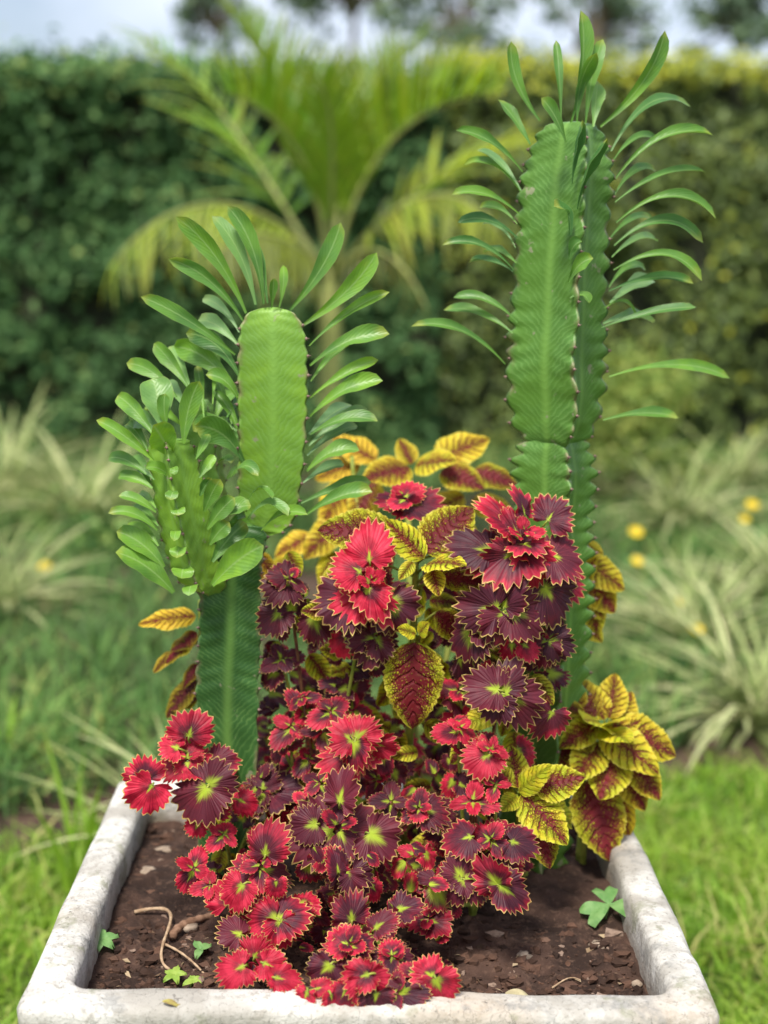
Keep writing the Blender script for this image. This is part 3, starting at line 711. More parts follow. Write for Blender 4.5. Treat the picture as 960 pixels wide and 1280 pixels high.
for i, (px, py, r, lab) in enumerate([(748, 1182, .010, 'orange brown pebble on the soil below the three leaved seedling'), (655, 1195, .009, 'grey brown stone on the soil near the red leaves'),
        (796, 1230, .006, 'small pale pebble in the soil near the planter corner'), (186, 1090, .011, 'reddish brown stone on the soil beside the shaded wall'),
        (205, 1065, .012, 'larger rusty stone on the soil under the red leaves'), (238, 1160, .010, 'brown stone beside the curled root'), (705, 1055, .011, 'pale stone at the back of the planter under yellow leaves')]):
    q = on_soil(px, py); v, f = blob(q, (r*1.2, r, r*.7), i*3.1, 12, 8, .45)
    tag(link('pebble', mesh_from('pebble', v, f), M['stone']), lab, 'stone', 'pebbles on the soil')
def root(name, pts, r0, r1, mat, lab):
    P = [on_soil(px, py, z) for (px, py, z) in pts]; ts = np.linspace(0, 1, 26); c = bez(P, ts); v, f = tube(c, np.linspace(r0, r1, 26)*(1+.15*np.sin(ts*40)), 8)
    tag(link(name, mesh_from(name, v, f), mat), lab, 'root', 'dry roots on the soil')
S0 = SOIL_Z+.006
root('curled_root', [(168, 1140, S0), (262, 1118, S0+.012), (172, 1190, S0+.006), (212, 1212, S0-.008)], .0026, .0018, M['root'], 'pale root curling into a loop on the soil')
root('thin_root', [(205, 1180, S0), (230, 1190, S0+.008), (245, 1205, S0+.006), (262, 1225, S0-.006)], .0018, .0012, M['root'], 'thin straight root running past the looped one')
root('thick_root', [(214, 1172, S0-.004), (225, 1150, S0+.006), (248, 1150, S0+.006), (275, 1142, S0-.002)], .0062, .0042, M['root_d'], 'thick brown root stub lying on the soil')
root('twig', [(690, 1235, S0), (705, 1225, S0+.004), (712, 1218, S0+.004), (725, 1225, S0)], .0012, .0008, M['root'], 'bent little twig near the pale fallen leaf')

# ================================================================== euphorbias
def euph_stem(parent, pts, ribs, prof, pitch, color, name='stem', amp=.05, conc=.24, wob=0.0, seed=0.0, rows_per=9, disp=.00075, wobv=.09):
    """ribbed succulent stem. pts: centreline control points, ribs: list of (angle deg, radius factor), prof: [(s, radius)]"""
    pts = [np.array(p, float) for p in pts]; tt = np.linspace(0, 1, len(pts))
    Ltot = sum(np.linalg.norm(pts[i+1]-pts[i]) for i in range(len(pts)-1)); nr = int(Ltot/pitch*rows_per)
    ss = np.linspace(0, 1, nr)
    def cr(s):
        x = s*(len(pts)-1); i = min(int(x), len(pts)-2); u = x-i
        p0, p1, p2, p3 = pts[max(i-1, 0)], pts[i], pts[i+1], pts[min(i+2, len(pts)-1)]
        return .5*((2*p1)+(-p0+p2)*u+(2*p0-5*p1+4*p2-p3)*u*u+(-p0+3*p1-3*p2+p3)*u**3)
    C = np.array([cr(s) for s in ss]); ps, pr = zip(*prof); rad = np.interp(ss, ps, pr)
    K = len(ribs); E = np.array([0, .03, .08, .16, .26, .36, .44, .5, .56, .64, .74, .84, .92, .97]); V, U, areoles = [], [], [[] for _ in ribs]
    for i, s in enumerate(ss):
        z = s*Ltot; tips = []
        for k, (a, fct) in enumerate(ribs):
            ph = z/pitch+k*.37+.45*mnoise.noise(Vector((z*14, k*3.3, seed)))
            sc = .5+.5*math.cos(2*math.pi*ph)
            r = rad[i]*fct*(1+.05*mnoise.noise(Vector((z*9, k*5.1, seed+3)))); dl = rad[i]*fct*amp*(sc**.7-.5)*2*(1+.7*mnoise.noise(Vector((z*25, k*2.1, seed+5))))
            an = R(a)+wobv*mnoise.noise(Vector((z*13, k*7.7, seed+8)))+wob*math.sin(z*2*math.pi/(pitch*1.0)+k)
            tips.append((r, an, dl))
        for k in range(K):
            r0, a0, d0 = tips[k]; r1, a1, d1 = tips[(k+1) % K]
            p0 = np.array([math.cos(a0), math.sin(a0)])*r0; p1 = np.array([math.cos(a1), math.sin(a1)])*r1
            ch = p1-p0; ch /= np.linalg.norm(ch)+1e-9; out = np.array([ch[1], -ch[0]])
            for w in E:
                e = abs(2*w-1); q = p0*(1-w)+p1*w
                q = q*(1-conc*(1-e**2.4))
                q = q+(np.array([math.cos(a0), math.sin(a0)])*d0 if w < .5 else np.array([math.cos(a1), math.sin(a1)])*d1)*max(0, (e-.45)/.55)**2.2
                # rounded wing edge
                bev = .0020*min(1, rad[i]/.04)
                q = q+out*bev*(1-e**10)
                q = q+out*disp*math.sin(2*math.pi*(z/pitch+(k if w < .5 else (k+1) % K)*.37-.75*(1-e)**.8)+2.0*mnoise.noise(Vector((z*20, k*3.0, seed))))*max(0, min(1, (e-.12)*2.4))*(1-e**5)
                V.append((C[i][0]+q[0], C[i][1]+q[1], C[i][2]+.012*(e-.5)*(rad[i]/.05)*0)); U.append((w, z))
    nc = K*len(E); f = grid_faces(nr, nc, True).tolist(); f += [list(range((nr-1)*nc, nr*nc))]
    # uv seam: the last column of a face wraps from w=.97 to w=0 -> use per-loop fix below
    me = mesh_from(name, np.array(V), f, np.array(U))
    uvl = me.uv_layers[0].data; ne = len(E)
    for poly in me.polygons:
        if poly.loop_total != 4: continue
        us = [uvl[l].uv[0] for l in poly.loop_indices]
        if max(us)-min(us) > .6:
            for l in poly.loop_indices:
                if uvl[l].uv[0] < .4: uvl[l].uv[0] = 1.0
    st = link(name, me, M['estem'], parent); st.color = (*color, 1)
    # spines: a pair of short thorns on a little corky pad at every tooth of the rib
    parts = []; rr = random.Random(int(seed*10)+1)
    for k, (a, fct) in enumerate(ribs):
        n = int(Ltot/pitch)
        for j in range(n):
            z = (j-k*.37)*pitch
            if z < .012 or z > Ltot-.004: continue
            s = z/Ltot; i = min(nr-1, int(s*(nr-1))); v0 = np.array(V[i*nc+k*len(E)])
            d = v0-C[i]; d[2] = 0; d /= np.linalg.norm(d)+1e-9; side = np.array([-d[1], d[0], 0])
            areoles[k].append((v0, d))
            if rr.random() < .12: continue
            parts.append(blob(v0, (.0020, .0020, .0026), j, 6, 4, .3))
            for sg in (-1, 1):
                tip = v0+d*.0035+side*sg*.0026+np.array([0, 0, .0008]); parts.append(tube(np.array([v0, (v0+tip)/2, tip]), [.0008, .0006, .0002], 5))
    v, f = join(parts); sp = link('spines', mesh_from('spines', v, f), M['spine'], st); sp['kind'] = 'stuff'
    return st, areoles

rl = random.Random(21)
def euph_leaf(parent, B, T, width, bright, arch=.12, nrm=(0, -.75, .65), fold=.55, pale=0.0, back=.0, shape=0, twist=0.0):
    B = np.array(B, float); T = np.array(T, float); d = T-B; L = np.linalg.norm(d); dn = d/L
    up = np.array([0, 0, 1.]); up = up-dn*up.dot(dn)
    if np.linalg.norm(up) < .25: up = np.array([np.sign(d[0]) if abs(d[0]) > 1e-4 else 1, -.4, .2]); up = up-dn*up.dot(dn)
    up /= np.linalg.norm(up)
    n = 15; ts = np.linspace(0, 1, n); twist += rl.gauss(0, .38); fold *= rl.uniform(.7, 1.4); arch *= rl.uniform(.75, 1.3); width *= rl.uniform(.85, 1.12)
    c = bez([B, B+d*.33+up*L*arch*1.1, B+d*.70+up*L*arch*1.5, T], ts)
    Tn = np.gradient(c, axis=0); Tn /= np.linalg.norm(Tn, axis=1)[:, None]
    V, U = [], []; N0 = np.array(nrm, float); N0 /= np.linalg.norm(N0); sd = random.uniform(0, 40)
    for i, t in enumerate(ts):
        a = twist*(t-.3); tn = Tn[i]; N = N0-tn*N0.dot(tn); N /= np.linalg.norm(N)+1e-9; S = np.cross(tn, N)
        N, S = N*math.cos(a)+S*math.sin(a), S*math.cos(a)-N*math.sin(a)
        if shape == 0: w = .14+.86*np.clip((t-.02)/.62, 0, 1)**1.35
        else: w = .16+.84*np.clip((t-.02)/.5, 0, 1)**1.1
        w *= np.sqrt(max(0, 1-np.clip((t-.72)/.28, 0, 1)**2.1))
        w = max(w, .02)*width*.5
        for s in (-1, -.55, 0, .55, 1):
            ru = .12*w*math.sin(t*(11+sd*.15)+sd+s*2)*abs(s)
            V.append(c[i]+S*s*w*math.cos(fold*abs(s)) + N*(abs(s)**1.3*w*fold*.7+ru)); U.append((t, .5+.5*s))
    o = link('leaf', mesh_from('leaf', np.array(V), grid_faces(n, 5), np.array(U)), M['eleaf'], parent); o.color = (bright, pale, 0, 1)
    return o

rl = random.Random(21)
def px_leaf(parent, Zf, b, t, w, scale, Y, dY, bright, **kw):
    bx, by = Zf(*b); tx, ty = Zf(*t)
    B = at(bx, by, Y); T = at(tx, ty, Y+dY); width = 1.1*w*scale/900.0*(Y/2.0)
    return euph_leaf(parent, B, T, width, min(1, max(0, bright+rl.gauss(-.03, .20))), **kw)
Z1 = zoomed(100, 230, .4167); Z2 = zoomed(500, 0, .4375); Z3 = zoomed(500, 380, .4375); Z5 = zoomed(120, 460, .25)

# ---- tall euphorbia on the one side
YR = 2.01
def tall_euphorbia():
    b = at(664, 1010, YR); b.z = SOIL_Z
    e = empty('leafy_euphorbia', b, 'tall single stemmed ribbed cactus-like euphorbia with long narrow leaves', 'cactus')
    P = lambda x, y: at(x, y, YR)
    ribs = [(284, 1.02), (14, 1.02), (168, 1.0)]
    lo = [np.array((b.x, b.y, SOIL_Z-.02)), P(682, 900), P(689, 760), P(693, 650), P(695, 545)]
    euph_stem(e, lo, [(283, .95), (12, 1.0), (168, 1.0)], [(0, .055), (.5, .060), (.75, .054), (.88, .060), (.95, .050), (1, .034)], .030, (.25, .18, 0), amp=.11, seed=1, conc=.30)
    hi = [P(694, 556), P(697, 470), P(700, 380), P(705, 280), P(712, 200), P(716, 152)]
    st, ar = euph_stem(e, hi, ribs, [(0, .034), (.03, .050), (.08, .064), (.17, .071), (.45, .066), (.75, .063), (.88, .052), (.94, .042), (.98, .030), (.995, .016), (1, .006)], .026, (.20, .0, 0), amp=.07, seed=2, conc=.30, wobv=.16)
    Lr = lambda b_, t_, w, dY=0., br=.35, Z=Z2, **k: px_leaf(e, Z, b_, t_, w, .4375, YR-.01, dY, br, **k)
    top = dict(nrm=(.25, -1, .1), fold=.45)
    for (b_, t_, w, dY, br, k) in [
            ((400, 345), (318, 118), 46, .0, .35, dict(arch=-.10, **top)), ((460, 350), (446, 115), 28, .03, .35, dict(arch=.03, **top)),
            ((487, 352), (516, 30), 52, .01, .30, dict(arch=.08, nrm=(.6, -1, .1), fold=.6)), ((505, 350), (562, 150), 50, -.02, .40, dict(arch=.10, nrm=(.7, -1, .1), fold=.6)),
            ((530, 352), (580, 112), 40, .02, .35, dict(arch=.06, **top)), ((552, 362), (565, 232), 46, .03, .5, dict(arch=.0, pale=.25, **top)),
            ((572, 362), (757, 88), 52, .0, .40, dict(arch=-.09, **top)),
            ((603, 432), (830, 305), 40, .10, .30, dict(arch=.16)), ((616, 510), (893, 386), 42, .02, .42, dict(arch=.14)),
            ((614, 578), (873, 492), 34, .04, .38, dict(arch=.14)), ((618, 636), (902, 624), 46, .0, .45, dict(arch=.20)),
            ((612, 702), (866, 694), 44, .02, .42, dict(arch=.20)), ((610, 772), (862, 802), 40, .0, .42, dict(arch=.19)),
            ((597, 832), (838, 810), 38, .03, .40, dict(arch=.12)), ((576, 936), (846, 878), 34, .0, .45, dict(arch=.06)),
            ((585, 880), (674, 908), 24, .05, .5, dict(arch=.25)), ((600, 866), (720, 800), 60, .09, .6, dict(arch=.05, pale=.6)),
            ((580, 925), (722, 922), 56, .08, .6, dict(arch=.08, pale=.5)), ((605, 735), (735, 690), 40, .10, .5, dict(arch=.1, pale=.3)),
            ((372, 412), (280, 285), 38, .02, .38, dict(arch=.05)), ((350, 492), (160, 372), 44, -.02, .38, dict(arch=.14)),
            ((346, 545), (220, 428), 32, .06, .4, dict(arch=.12, pale=.2)), ((345, 550), (183, 470), 32, .08, .35, dict(arch=.16)),
            ((340, 612), (148, 556), 42, -.02, .36, dict(arch=.18)), ((334, 640), (228, 592), 34, .05, .36, dict(arch=.12)),
            ((335, 680), (165, 636), 38, .0, .36, dict(arch=.16)), ((330, 708), (235, 640), 28, .05, .5, dict(arch=.12, pale=.3)),
            ((325, 772), (120, 700), 36, .0, .38, dict(arch=.16)), ((322, 775), (198, 750), 42, .04, .45, dict(arch=.14)),
            ((332, 752), (240, 720), 34, .06, .4, dict(arch=.14)),
            ((335, 922), (153, 850), 34, .02, .42, dict(arch=.16)), ((322, 952), (125, 886), 36, .05, .42, dict(arch=.12))]:
        Lr(b_, t_, w, dY, br, **k)
    for (b_, t_, w, dY, br, k) in [((300, 172), (32, 64), 34, -.02, .45, dict(arch=.12)), ((580, 332), (796, 326), 38, .02, .5, dict(arch=.10)),
                                   ((598, 208), (942, 212), 40, .04, .55, dict(arch=.09))]:
        Lr(b_, t_, w, dY, br, Z=Z3, **k)
    # leaves standing on the rib that faces forward
    for (b_, t_, w, dY, br, k) in [((474, 408), (404, 280), 46, -.06, .30, dict(nrm=(.4, -1, .2), arch=.05)), ((490, 525), (520, 343), 48, -.07, .32, dict(nrm=(.8, -.8, .2), arch=.10, fold=.7)),
                                   ((505, 597), (592, 395), 52, -.08, .45, dict(nrm=(.8, -.8, .2), arch=.12, fold=.7)), ((486, 672), (440, 590), 50, -.07, .35, dict(nrm=(.2, -.6, .9), arch=.25)),
                                   ((484, 742), (520, 690), 52, -.06, .35, dict(nrm=(.2, -.8, .6), arch=.25)), ((482, 806), (552, 738), 50, -.06, .35, dict(nrm=(.3, -.8, .6), arch=.15)),
                                   ((486, 852), (541, 866), 36, -.05, .4, dict(nrm=(.2, -.6, .8), arch=.3))]:
        px_leaf(e, Z2, b_, t_, w, .4375, YR-.062, dY+.05, br, **k)
    # behind: on the ribs facing away, half hidden
    for j, (v0, d) in enumerate(ar[1]):
        if j % 2 and d[1] > .1 and 6 < j:
            euph_leaf(e, v0, np.array(v0)+np.array([.05+.03*rl.random(), .07, .02+.02*rl.random()]), .016, .35, arch=.15)
tall_euphorbia()

# ---- branching euphorbia on the other side
YL = 1.94
def branching_euphorbia():
    b = at(288, 1000, YL); b.z = SOIL_Z
    e = empty('leafy_euphorbia', b, 'branching ribbed cactus-like euphorbia with short arms and broad paddle leaves', 'cactus')
    P = lambda x, y, dY=0: at(x, y, YL+dY)
    main = [np.array((b.x, b.y, SOIL_Z-.02)), P(287, 900), P(289, 800), P(293, 710), P(305, 655)]
    euph_stem(e, main, [(325, 1.05), (212, 1.05), (85, .9)], [(0, .046), (.3, .050), (.7, .048), (.92, .044), (1, .030)], .032, (.05, .95, 0), amp=.035, seed=4, conc=.16)
    A = [P(322, 668, .02), P(334, 640, .02), P(341, 580, .01), P(343, 500, .0), P(342, 430, .0), P(341, 384, .0)]
    euph_stem(e, A, [(332, 1.04), (208, 1.04), (90, .9)], [(0, .018), (.06, .034), (.18, .044), (.40, .048), (.7, .050), (.76, .050), (.86, .0465), (.92, .040), (.96, .031), (.985, .020), (1, .007)], .022, (.80, .0, 0), 'arm', amp=.030, seed=5, conc=.24, disp=.0004)
    Bp = [P(262, 742, -.045), P(246, 715, -.065), P(234, 665, -.075), P(222, 610, -.08), P(213, 560, -.08), P(210, 548, -.08)]
    _, arB = euph_stem(e, Bp, [(270, .90), (28, 1.0), (160, 1.05)], [(0, .016), (.10, .034), (.35, .039), (.7, .035), (.92, .026), (1, .014)], .019, (1.0, .0, 0), 'arm', amp=.06, seed=6, conc=.30)
    Cp = [P(285, 700, .06), P(272, 660, .08), P(262, 600, .09), P(256, 540, .09), P(252, 500, .09)]
    _, arC = euph_stem(e, Cp, [(300, .95), (60, 1.0), (180, .95)], [(0, .018), (.2, .034), (.6, .036), (.9, .028), (1, .014)], .020, (.55, .1, 0), 'arm', amp=.06, seed=7, conc=.28)
    LA = lambda b_, t_, w, dY, br, **k: px_leaf(e, Z1, b_, t_, w*1.06, .4167, YL-.012, dY, br, **k)
    up = dict(nrm=(.1, -1, .15), fold=.5)
    for (b_, t_, w, dY, br, k) in [
            ((498, 388), (288, 98), 56, -.02, .72, dict(arch=.06, **up)), ((490, 412), (266, 226), 58, -.01, .62, dict(arch=.08, **up)), ((466, 512), (183, 338), 46, -.02, .5, dict(arch=.05, **up)),
            ((478, 445), (368, 345), 40, .05, .5, dict(arch=.1, pale=.6, **up)), ((476, 485), (355, 408), 56, .04, .45, dict(arch=.12, pale=.5, **up)), ((478, 578), (318, 448), 62, .02, .35, dict(arch=.12, **up)),
            ((527, 362), (396, 96), 54, .02, .65, dict(arch=.08, pale=.25, **up)), ((550, 360), (442, 66), 56, .0, .66, dict(arch=.07, nrm=(.5, -1, .1), fold=.6)), ((563, 358), (520, 172), 32, .02, .55, dict(arch=.05, **up)),
            ((575, 372), (582, 282), 26, -.01, .7, dict(arch=0, **up)), ((597, 372), (610, 244), 28, .01, .7, dict(arch=.05, **up)), ((630, 378), (782, 116), 54, .0, .68, dict(arch=-.08, **up)),
            ((662, 428), (890, 206), 60, .0, .66, dict(arch=-.05, **up)), ((688, 486), (928, 324), 46, .02, .52, dict(arch=.06)), ((690, 546), (928, 450), 56, .0, .52, dict(arch=.12)),
            ((692, 592), (806, 486), 40, .05, .45, dict(arch=.10)), ((690, 642), (895, 528), 46, .01, .55, dict(arch=.05)), ((690, 698), (908, 590), 60, .0, .5, dict(arch=.10)),
            ((690, 752), (893, 712), 50, -.01, .5, dict(arch=.14)), ((688, 750), (812, 662), 50, .05, .5, dict(arch=.08, pale=.5)), ((686, 785), (862, 674), 54, .03, .5, dict(arch=.08, pale=.4)),
            ((682, 815), (832, 726), 50, .05, .5, dict(arch=.10, pale=.5)), ((680, 862), (838, 800), 56, .0, .5, dict(arch=.14)), ((668, 898), (792, 842), 50, .03, .55, dict(arch=.10, pale=.5)),
            ((664, 958), (873, 894), 50, .04, .5, dict(arch=.06)), ((680, 992), (877, 924), 58, -.01, .6, dict(arch=.08)),
            ((478, 655), (378, 572), 50, .0, .6, dict(arch=.14)), ((476, 640), (282, 488), 64, .05, .3, dict(arch=.10, **up)), ((470, 742), (340, 742), 52, .02, .35, dict(arch=.2)),
            ((490, 832), (345, 726), 80, -.03, .35, dict(arch=.12, **up)), ((486, 780), (400, 622), 36, .03, .5, dict(arch=.1)),
            ((330, 620), (222, 478), 50, .04, .75, dict(arch=.05, **up)), ((340, 640), (268, 488), 46, .08, .7, dict(arch=.05, pale=.3, **up)), ((398, 660), (412, 476), 26, .08, .65, dict(arch=.03, **up)),
            ((372, 700), (352, 545), 30, .06, .7, dict(arch=.03, **up)), ((290, 640), (140, 538), 44, .03, .75, dict(arch=.12, **up)), ((455, 720), (400, 560), 30, .08, .6, dict(arch=.05, **up)),
            ((440, 700), (520, 600), 40, .10, .4, dict(arch=.05, **up)), ((320, 680), (260, 600), 44, .08, .6, dict(arch=.05, pale=.4, **up))]:
        LA(b_, t_, w, dY, br, **k)
    for (b_, t_, w, k) in [((505, 948), (577, 944), 48, dict(arch=.3)), ((505, 1004), (625, 996), 56, dict(arch=.22, pale=.15)), ((545, 1040), (682, 992), 52, dict(arch=.16)),
                           ((455, 880), (535, 876), 44, dict(arch=.3)), ((415, 1005), (500, 985), 52, dict(arch=.25)), ((440, 1075), (498, 1000), 52, dict(arch=.1))]:
        px_leaf(e, Z1, b_, t_, w, .4167, YL-.05, -.03, .72, nrm=(0, -.6, .9), **k)
    LB = lambda b_, t_, w, dY, br, **k: px_leaf(e, Z5, b_, t_, w*1.05, .25, YL-.09, dY, br, shape=1, **k)
    for (b_, t_, w, dY, br, k) in [
            ((288, 462), (2, 260), 78, .0, .85, dict(arch=.06, **up)), ((285, 330), (108, 138), 88, .05, .8, dict(arch=.06, **up)), ((335, 300), (285, 52), 150, .03, .75, dict(arch=.05, pale=.2, **up)),
            ((356, 300), (346, 128), 72, .0, .9, dict(arch=.05, nrm=(-.5, -1, .1))), ((438, 378), (518, 66), 96, .0, .85, dict(arch=-.06, **up)), ((376, 440), (285, 285), 150, -.03, .95, dict(arch=.05, nrm=(-.2, -1, .5))),
            ((330, 350), (170, 260), 110, .06, .6, dict(arch=.1, pale=.4, **up)),
            ((252, 532), (62, 450), 66, .03, .75, dict(arch=.12)), ((378, 556), (248, 500), 62, -.02, .9, dict(arch=.18)), ((282, 602), (112, 545), 70, .02, .6, dict(arch=.12)), ((290, 560), (190, 570), 40, .06, .7, dict(arch=.2, pale=.4)),
            ((300, 722), (113, 640), 62, .0, .8, dict(arch=.14)), ((300, 700), (205, 640), 60, .05, .8, dict(arch=.12, pale=.2)), ((306, 812), (62, 726), 66, -.01, .82, dict(arch=.14)), ((310, 790), (180, 700), 50, .05, .6, dict(arch=.12)),
            ((312, 890), (148, 802), 66, .03, .72, dict(arch=.14)), ((340, 996), (103, 818), 104, .0, .7, dict(arch=.10)), ((388, 1122), (98, 922), 118, -.02, .9, dict(arch=.08)),
            ((498, 455), (565, 330), 50, .04, .6, dict(arch=0.0, **up)), ((516, 548), (592, 436), 60, .02, .75, dict(arch=.0, **up)), ((520, 640), (577, 550), 56, .0, .7, dict(arch=.05, **up)), ((540, 720), (622, 556), 72, -.01, .85, dict(arch=.04, **up)),
            ((556, 806), (694, 648), 84, .0, .75, dict(arch=.06, **up)), ((568, 884), (668, 772), 88, .0, .7, dict(arch=.05, **up)), ((580, 968), (752, 776), 120, .03, .55, dict(arch=.06, **up)), ((582, 1086), (838, 888), 172, -.02, .98, dict(arch=.06, nrm=(.1, -1, .5))),
            ((615, 752), (775, 690), 96, .01, .72, dict(arch=.14, nrm=(0, -.8, .7)))]:
        LB(b_, t_, w, dY, br, **k)
    # small leaves on the rib that points forward: they come towards the viewer and nod
    for (cx, cy, w, L) in [(372, 520, 70, .016), (380, 640, 72, .018), (392, 728, 76, .018), (395, 850, 88, .026), (412, 925, 88, .024), (425, 1030, 118, .030), (470, 1130, 150, .040)]:
        bx, by = Z5(cx, cy-14); B = at(bx+5, by-3, YL-.110); T = at(bx+rl.uniform(-5, 6), by+rl.uniform(5, 11), YL-.110-L*rl.uniform(.7, 1.2))
        euph_leaf(e, B, T, w*.25/1050*rl.uniform(.6, 1.05), .80, arch=.22, nrm=(-.15, -1.0, .75), fold=.12, shape=1)
    # dense leaves on the arm behind, and thin ones in the tangle
    for k in range(3):
        for j, (v0, d) in enumerate(arC[k]):
            if (j+k) % 2 == 0 and j > 4:
                euph_leaf(e, v0, np.array(v0)+np.array(d)*rl.uniform(.035, .055)+np.array([rl.gauss(0, .01), -.005, rl.uniform(.005, .04)]), rl.uniform(.014, .024), rl.uniform(.3, .75), arch=.12, shape=1)
    for j, (v0, d) in enumerate(arB[2]):
        if j % 2 == 0 and j > 4: euph_leaf(e, v0, np.array(v0)+np.array([-.035, .04, .012+.02*rl.random()]), .02, rl.uniform(.5, .8), arch=.12, shape=1)
branching_euphorbia()

# ================================================================== coleus
def fan_mesh(seed):
    """fringed red coleus blade: base at the origin, tip to +Y; uv = (angle, distance from base to margin)"""
    rr = random.Random(seed); teeth = rr.randint(17, 21); per = 4; n = teeth*per+1; fm = R(132); rings = [0, .16, .34, .52, .70, .84, .93, 1.0]
    lob = [rr.gauss(0, 1) for _ in range(4)]; V, U = [], []
    ruf = rr.uniform(.04, .11); cup = rr.uniform(-.25, .15); dro = rr.uniform(.15, .55); p1, p2 = rr.uniform(0, 6), rr.uniform(0, 6)
    fo = rr.uniform(-.22, .38); curl = rr.choice((0, 0, 0, rr.uniform(-.5, .5)))
    tl = [rr.uniform(.45, 1.5) for _ in range(teeth+1)]
    for i in range(n):
        q = i/(n-1); ph = -fm+2*fm*q; k = i//per; w = (i % per)/per
        c = abs(ph)/fm
        base = 1.04-.26*c-.30*c**3.0+.05*math.sin(ph*2.3+lob[0])+.035*math.sin(ph*5+lob[1])
        tooth = (1-abs(2*((w+.0) % 1)-1))                       # 0 at notch, 1 at tip
        rad = base*(1.03-.19*(1-tooth)**1.1*tl[k])
        for t in rings:
            r = rad*t if t > .6 else base*.93*t*(1-.0)
            if t > .6: r = base*.93*t*(1-(t-.6)/.4)+rad*t*((t-.6)/.4)
            x, y = r*math.sin(ph), r*math.cos(ph)
            z = fo*abs(x)*.8+curl*max(0, x)**2+cup*(x*x)*1.2-dro*max(0, y)**2*.6-dro*.25*r*r+ruf*t**2.2*math.sin(ph*6+p1)+.5*ruf*t**3*math.sin(ph*11+p2)+.018*math.cos(ph*15*math.pi/fm)*t*(1-t)*2+(.02*(tooth-.5) if t > .9 else 0)
            V.append((x, y, z)); U.append((q, t))
    f = grid_faces(n, len(rings))[:, ::-1]
    me = mesh_from('fan_leaf', np.array(V), f, np.array(U)); me.materials.append(M['cred']); return me
def young_mesh(seed):
    """young coleus blade: toothed oval; same uv as the fan blade"""
    rr = random.Random(seed); teeth = rr.randint(13, 16); per = 4; n = teeth*per+1; fm = R(82); rings = [0, .2, .42, .62, .80, .92, 1.0]; V, U = [], []
    b = rr.uniform(.40, .52); dro = rr.uniform(.15, .45); fold = rr.uniform(.05, .30); ruf = rr.uniform(.02, .05); p1 = rr.uniform(0, 6)
    for i in range(n):
        q = i/(n-1); th = -math.pi*.97+2*math.pi*.97*q                       # around the oval, tip in the middle
        ex, ey = b*math.sin(th)*(1-.18*math.cos(th)), .5+.5*math.cos(th); w = (i % per)/per; tooth = 1-abs(2*w-1)
        for t in rings:
            k = 1-(.13*(1-tooth) if t > .95 else .06*(1-tooth) if t > .85 else 0); x, y = ex*t*k, ey*t*k
            z = fold*abs(x)-dro*y*y*.6-.25*x*x+ruf*t*t*math.sin(th*5+p1)+.012*math.cos(th*9)*t*(1-t)*3
            V.append((x, y, z)); U.append((q, t))
    me = mesh_from('young_leaf', np.array(V), grid_faces(n, len(rings))[:, ::-1], np.array(U)); me.materials.append(M['cred']); return me
def ovate_mesh(seed):
    rr = random.Random(seed); n = 27; V, U = [], []; dro = rr.uniform(.10, .30); fold = rr.uniform(.10, .28); ruf = rr.uniform(.015, .035); asp = rr.uniform(.66, .78); p1 = rr.uniform(0, 6)
    ss = (-1, -.86, -.6, -.3, 0, .3, .6, .86, 1)
    for i in range(n):
        t = i/(n-1); hw = .5*asp*(math.sin(math.pi*t**.78)**.68)*(1-.12*t) if 0 < t < 1 else .004
        cren = 1+.055*math.sin(t*2*math.pi*12)
        for s in ss:
            w = hw*s*(cren if abs(s) > .95 else 1)
            z = fold*abs(w)-dro*t*t-.16*w*w*4+ruf*math.sin(t*15+p1+(2 if s > 0 else 0))*abs(s)**2+.012*math.cos((t-.22*abs(s))*8*2*math.pi)*abs(s)*(1-abs(s))*2
            V.append((w, t, z)); U.append((t, .5+.5*s))
    me = mesh_from('ovate_leaf', np.array(V), grid_faces(n, len(ss)), np.array(U)); me.materials.append(M['cyel']); return me
FAN = [fan_mesh(100+i) for i in range(20)]; YNG = [young_mesh(300+i) for i in range(14)]; OVA = [ovate_mesh(200+i) for i in range(12)]
rc = random.Random(77)
def fan_leaf(parent, pos, tip, nrm, size, red, lime=.6, br=1.0, young=False):
    o = link('leaf', rc.choice(YNG if young else FAN), None, parent, frame(pos, tip, nrm, size) @ Matrix.Diagonal((rc.uniform(.82, 1.12), rc.uniform(.88, 1.12), 1, 1))); o.color = (min(1, max(0, red-.05+rc.gauss(0, .08))), lime*rc.uniform(.55, 1.3), br*rc.uniform(.8, 1.15), 1); return o
def cam_dir(p): return (CAM_P-Vector(p)).normalized()
